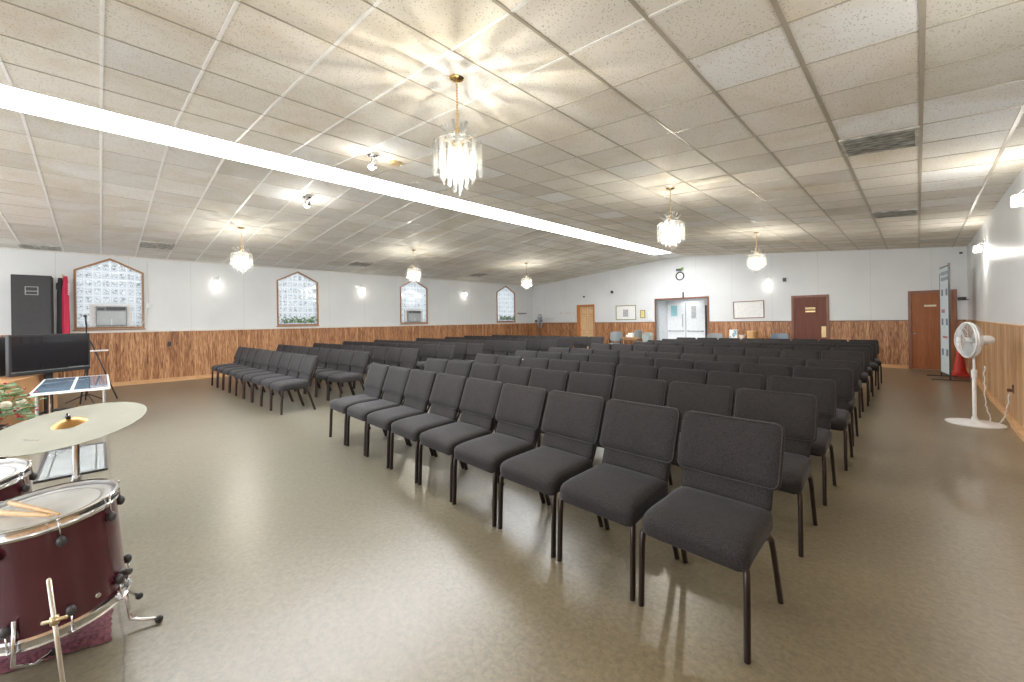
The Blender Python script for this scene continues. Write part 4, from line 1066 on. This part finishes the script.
m = MB(); m.b2(-w+.12, w-.12, -.012, .012, .22, .25); m.build('stretcher', M_chrome, t)
# gear under the table: cable coils and a tripod base
random.seed(9)
for (x, y, r, mat, lab) in ((-9.35, -.1, .16, M_bluep, 'coil of blue cable on the floor under the glass table'), (-8.7, .0, .14, M_white, 'coil of white cable on the floor under the glass table')):
    m = MB(); pts = [(r*(1+.08*math.sin(k*.7))*math.cos(k*.35), r*(1+.08*math.cos(k*.9))*math.sin(k*.35), .008+.004*(k//18)) for k in range(72)]
    m.tube(pts, .007, 6); o = m.build('cable_coil', mat, None, True); o.location = (x, y, 0); tag(o, lab, 'cable')
t = tag(empty('tripod_base', (-9.1, .25, 0)), 'folded black tripod lying on the floor beyond the glass table', 'tripod')
for k in range(3):
    m = MB(); m.tube([(-.3, .02*k, .02), (.1, .03*k, .03+.02*k), (.45, .10*k-.1, .015)], .012, 8); m.build('leg', M_dgrey, t, True)
# framed sheet on the floor
t = tag(empty('framed_sheet', (-6.60, -.21, 0)), 'framed clear glass sheet lying on the floor behind the drums', 'glass sheet')
w, dd = .68, .25
m = MB(); m.b2(-w, w, -dd, dd, .006, .012); m.build('glass_pane', M_clearglass, t)
m = MB(); m.b2(-w, w, -dd, -dd+.025, 0, .02); m.b2(-w, w, dd-.025, dd, 0, .02); m.b2(-w, -w+.025, -dd+.025, dd-.025, 0, .02); m.b2(w-.025, w, -dd+.025, dd-.025, 0, .02)
m.build('frame', M_dgrey, t)
m = MB(); m.b2(-w+.08, w-.08, dd-.09, dd-.08, .012, .014); m.b2(-w+.08, w-.08, -dd+.08, -dd+.09, .012, .014); m.b2(w-.09, w-.08, -dd+.09, dd-.09, .012, .014); m.b2(-w+.08, -w+.09, -dd+.09, dd-.09, .012, .014); m.build('inner_line', M_dgrey, t)

# flower arrangement on a stool
t = tag(empty('flower_arrangement', (-4.62, -.56, 0)), 'arrangement of red berries, cream blooms and green leaves, left edge', 'flowers')
m = MB(); m.lathe([(0, 0), (.11, 0), (.12, .03), (.06, .10), (.05, .45), (.11, .62), (.10, .78), (.085, .78), (.09, .60), (0, .5)], 24); m.build('vase', simple('dark_vase', (.10, .06, .05), .3), t, True, auto=50)
random.seed(21)
def inst(n, rad, zc, s0, s1, mat, name, kind='leaf'):
    m = MB()
    for k in range(n):
        a = random.uniform(0, 6.28); e = random.uniform(-.5, 1.3); r = rad*random.uniform(.45, 1)
        c = Vector((r*math.cos(a)*math.cos(e), r*math.sin(a)*math.cos(e), zc+r*.8*math.sin(e))); s = random.uniform(s0, s1)
        if kind == 'leaf':
            Mx = Matrix.Translation(c) @ Matrix.Rotation(random.uniform(0, 6.28), 4, 'Z') @ Matrix.Rotation(random.uniform(-1, 1), 4, 'X')
            m.prism([Mx @ Vector(p) for p in ((-s, 0, 0), (-s*.3, s*.3, .004), (s*.6, s*.2, 0), (s, 0, .004), (s*.6, -s*.2, 0), (-s*.3, -s*.3, .004))], (0, 0, .0015))
        else: m.sphere(c, s, 7, (1, 1, .8))
    m.build(name, mat, t, kind != 'leaf')
inst(150, .27, .90, .025, .05, M_leaf, 'foliage'); inst(90, .27, .90, .02, .04, M_leafp, 'pale_foliage')
inst(90, .27, .90, .007, .012, M_berry, 'berries', 'b'); 
for k in range(9): inst(1, .22, .92, .025, .038, M_petal, 'bloom', 'b')
m = MB()
for k in range(26):
    a = random.uniform(0, 6.28); r = random.uniform(.1, .24); m.tube([(0, 0, .74), (r*.5*math.cos(a), r*.5*math.sin(a), .86), (r*math.cos(a), r*math.sin(a), random.uniform(.85, 1.08))], .0025, 5)
m.build('stems', M_leaf, t)

# ------------------------------------------------------------------ drums
def axis_M(C, n):
    n = Vector(n).normalized(); q = Vector((0, 0, 1)).rotation_difference(n)
    return Matrix.Translation(C) @ q.to_matrix().to_4x4()
def drum(C, n, R, L, lab, nlug, feet, a0=0, stripe=False, lugs_z=None):
    """C centre of the top rim; built along local -z"""
    t = tag(empty('floor_tom', (C[0], C[1], 0)), lab, 'drum', 'drums')
    Mx = axis_M((0, 0, C[2]), n)
    m = MB(); m.lathe([(R-.010, -.012), (R-.004, -.012), (R-.004, -L+.012), (R-.010, -L+.012)], 64, Mx); m.build('shell', M_maroon, t, True, auto=50)
    m = MB(); m.lathe([(0, -.004), (R-.03, -.004), (R-.022, .0), (R-.004, -.006), (R-.004, -.014), (0, -.014)], 64, Mx); hd = m.build('drum_head', M_head, t, True, auto=40)
    m = MB(); m.lathe([(R-.055, -.0035), (R-.045, -.0025), (R-.045, -.004), (R-.055, -.004)], 64, Mx); m.build('head_ring', simple('grey_ring', (.35, .35, .33), .5), hd, True)
    for z in (0, -L):
        s = 1 if z == 0 else -1
        m = MB(); m.lathe([(R-.004, z-s*.030), (R+.004, z-s*.034), (R+.007, z-s*.024), (R+.003, z-s*.018), (R+.003, z+s*.008), (R+.010, z+s*.013), (R+.006, z+s*.017), (R-.003, z+s*.014), (R-.005, z-s*.004)], 64, Mx)
        m.build('hoop', M_chrome, t, True, auto=50)
    if L > .3:
        m = MB(); m.lathe([(0, -L+.004), (R-.006, -L+.004), (R-.006, -L), (0, -L)], 48, Mx); m.build('bottom_head', M_head, t)
    for j in range(nlug):
        a = 2*PI*j/nlug+a0; ca, sa = math.cos(a), math.sin(a)
        for s, zz in ((1, 0), (-1, -L)):
            lz = zz-s*.085
            Lm = Mx @ Matrix.Rotation(a, 4, 'Z')
            m = MB(); m.sphere((R+.012, 0, lz), .019, 12, (.9, .9, 1.25), Lm); m.lathe([(0, 0), (.012, 0), (.012, .02), (0, .02)], 10, Lm @ Matrix.Translation((R-.006, 0, lz)) @ Matrix.Rotation(PI/2, 4, 'Y')); lg = m.build('lug', M_dgrey, t, True)
            m = MB(); m.tube([Lm @ Vector((R+.012, 0, lz+s*.018)), Lm @ Vector((R+.012, 0, zz+s*.008))], .0035, 6); m.sphere((R+.012, 0, zz+s*.010), .007, 8, M=Lm); m.build('tension_rod', M_chrome, lg, True)
    return t, Mx
C1 = Vector((-2.782, -.18, .672)); n1 = (.042, -.078, 1)
t, Mx = drum(C1, n1, .23, .478, 'large maroon floor tom with drumsticks on its pale head', 8, True, math.radians(12))
# bent legs with rubber feet (world offsets from drum origin)
def leg(pts, foot, par):
    m = MB(); m.tube([Vector(p) for p in pts], .0075, 8); lg = m.build('leg', M_chrome, par, True)
    f = Vector(foot); m = MB(); m.sphere(f, .017, 10, (1, 1, 1)); m.build('rubber_foot', M_black, lg, True)
ox, oy = C1.x, C1.y
def W2(x, y, z): return (x-ox, y-oy, z)
leg([W2(-2.735, .068, .26), W2(-2.745, .085, .10), W2(-2.745, .09, .045), W2(-2.72, .14, .03), W2(-2.70, .185, .022)], W2(-2.695, .192, .017), t)
leg([W2(-2.585, -.255, .30), W2(-2.585, -.26, .12), W2(-2.63, -.21, .07), W2(-2.69, -.165, .06)], W2(-2.70, -.155, .056), t)
leg([W2(-2.98, -.33, .30), W2(-2.99, -.34, .10), W2(-3.03, -.38, .06)], W2(-3.035, -.385, .056), t)
m = MB(); m.box(W2(-2.715, .055, .29), (.035, .04, .05), bev=.006); m.sphere(W2(-2.70, .085, .30), .016, 10); m.build('leg_bracket', M_dgrey, t)
m = MB(); m.lathe([(0, .232), (.009, .232), (.011, .228), (.011, .222), (0, .222)], 14, Mx @ Matrix.Rotation(math.radians(35), 4, 'Z') @ Matrix.Translation((0, 0, -.40)) @ Matrix.Rotation(PI/2, 4, 'Y')); m.build('air_vent', M_chrome, t)
# drumsticks resting on the head
for tip, far, lab in ((Vector((-2.530, -.124, .700)), Vector((-2.97, -.33, .694)), 'upper drumstick resting on the large tom head'),
                      (Vector((-2.545, -.147, .698)), Vector((-2.815, -.315, .682)), 'lower drumstick resting on the large tom head')):
    st = tag(empty('drumstick', tip), lab, 'drumstick', 'drumsticks on the tom')
    d = (tip-far).normalized(); o0 = Vector((0, 0, 0)); L = .40
    m = MB(); m.tube([o0-d*L, o0-d*(L-.01), o0-d*.10, o0-d*.03, o0-d*.022], [.008, .0105, .0100, .005, .0035], 10); m.build('shaft', M_stick, st, True)
    m = MB(); m.sphere(o0-d*.014, .0065, 8, (1, 1, 1)); m.build('tip', M_stick, st, True)
# cymbal on its stand
CC = Vector((-3.068, -.113, .977)); nc = (.168, -.145, 1)
t = tag(empty('cymbal', (CC.x, CC.y, 0)), 'large bronze ride cymbal tilted above the floor tom', 'cymbal')
Mc = axis_M((0, 0, CC.z), nc); R = .295
prof = [(.006, .036), (.024, .033), (.046, .025), (.060, .014), (.068, .0095), (.13, .008), (.21, .004), (R, -.003)]
m = MB(); m.lathe(prof[4:] + [(R, -.0045), (.21, .0025), (.13, .0065), (.068, .0080)], 72, Mc); m.build('bow', M_cym, t, True, auto=60)
m = MB(); m.lathe(prof[:5] + [(.066, .0085), (.044, .023), (.006, .034)], 36, Mc); m.build('bell', M_bell, t, True, auto=60)
m = MB(); random.seed(4)
for k in range(9):
    a = math.radians(-62+k*3.3); m.box((0, 0, 0), (.004, .010+.004*(k % 3), .0006), M=Mc @ Matrix.Rotation(a, 4, 'Z') @ Matrix.Translation((.165, 0, .0062)) @ Matrix.Rotation(PI/2+.5*(k % 2), 4, 'Z'))
m.build('stamp', M_brownpl, t)
t2 = tag(empty('cymbal_stand', (CC.x, CC.y, 0)), 'chrome cymbal stand with a thick pole behind the floor tom', 'cymbal stand')
# pole stands behind and left of the tom
px, py = -2.86-CC.x, .03-CC.y
px, py = .03, .02
m = MB(); m.tube([(px, py, .05), (px, py, .72)], .019, 14); m.tube([(px, py, .60), (px, py, .90)], .014, 12); m.build('pole', M_chrome, t2, True, auto=50)
m = MB(); m.tube([(px, py, .89), Mc @ Vector((0, 0, -.06)), Mc @ Vector((0, 0, -.02)), Mc @ Vector((0, 0, .062))], .0055, 8); m.build('tilter', M_chrome, t2, True)
m = MB(); m.tube([Mc @ Vector((0, 0, .0365)), Mc @ Vector((0, 0, .052))], .010, 10); m.tube([Mc @ Vector((-.012, 0, .060)), Mc @ Vector((.012, 0, .060))], .005, 8); m.build('wing_nut', M_black, t2, True)
for k in range(3):
    a = 2*PI*k/3+math.radians(64); m = MB(); m.tube([(px, py, .30), (px+.25*math.cos(a), py+.25*math.sin(a), .05)], .008, 8); lg = m.build('leg', M_chrome, t2, True)
    m = MB(); m.sphere((px+.25*math.cos(a), py+.25*math.sin(a), .052), .017, 8); m.build('rubber_foot', M_black, lg, True)
# second drum, farther left
t, _ = drum(Vector((-3.62, -.50, .66)), (.10, -.10, 1), .205, .30, 'smaller maroon tom drum behind the large tom, left edge', 8, False, .3)
m = MB(); m.tube([(0, 0, .33), (0, 0, .05)], .014, 10); m.build('post', M_chrome, t, True)
for k in range(3):
    a = 2*PI*k/3+.5; m = MB(); m.tube([(0, 0, .22), (.24*math.cos(a), .24*math.sin(a), .015)], .009, 8); m.build('leg', M_chrome, t, True)
# front rod stand with a wing clamp
t = tag(empty('rod_stand', (-2.17, -.115, 0)), 'pale metal rod with wing clamp in front of the large tom', 'stand rod')
a0 = Vector((-.026, -.022, .581)); a1 = Vector((.022, .024, .05))
m = MB(); m.tube([a0, a1], .0065, 10); m.sphere(a0, .0065, 8); m.build('rod', simple('pale_steel', (.72, .66, .58), .3, .7), t, True)
pc = a0+(a1-a0)*.27
m = MB(); m.tube([pc-Vector((.0, 0, .014)), pc+Vector((0, 0, .014))], .012, 10); m.tube([pc-Vector((.030, .030, .010)), pc, pc+Vector((.030, .030, .012))], .0065, 8); m.build('wing_clamp', simple('aged_brass', (.66, .52, .32), .35, .8), t, True)
m = MB(); m.lathe([(0, 0), (.09, 0), (.09, .012), (.02, .03), (.012, .06), (0, .06)], 24, Matrix.Translation((a1.x, a1.y, 0))); m.build('foot', M_dgrey, t, True, auto=40)
# rug
cx_, cy_ = -2.70, .02
ux = Vector((-.32, .012, 0)).normalized(); uy = Vector((-.09, -.34, 0)).normalized()
bm = bmesh.new(); nx, ny = 60, 60; rn = random.Random(8); G = []
for i in range(nx+1):
    row = []
    for j in range(ny+1):
        p = Vector((cx_, cy_, 0))+ux*(1.5*i/nx)+uy*(1.35*j/ny)
        e = min(i, j, nx-i, ny-j); z = .028 if e > 0 else .004
        p += Vector((rn.uniform(-.006, .006), rn.uniform(-.006, .006), z+rn.uniform(0, .010)*(e > 0)))
        row.append(bm.verts.new(p))
    G.append(row)
for i in range(nx):
    for j in range(ny): bm.faces.new((G[i][j], G[i+1][j], G[i+1][j+1], G[i][j+1]))
rug = bm_obj(bm, 'shag_rug', M_rug, None); tag(rug, 'dark pink shag rug on the floor under the drums', 'rug')
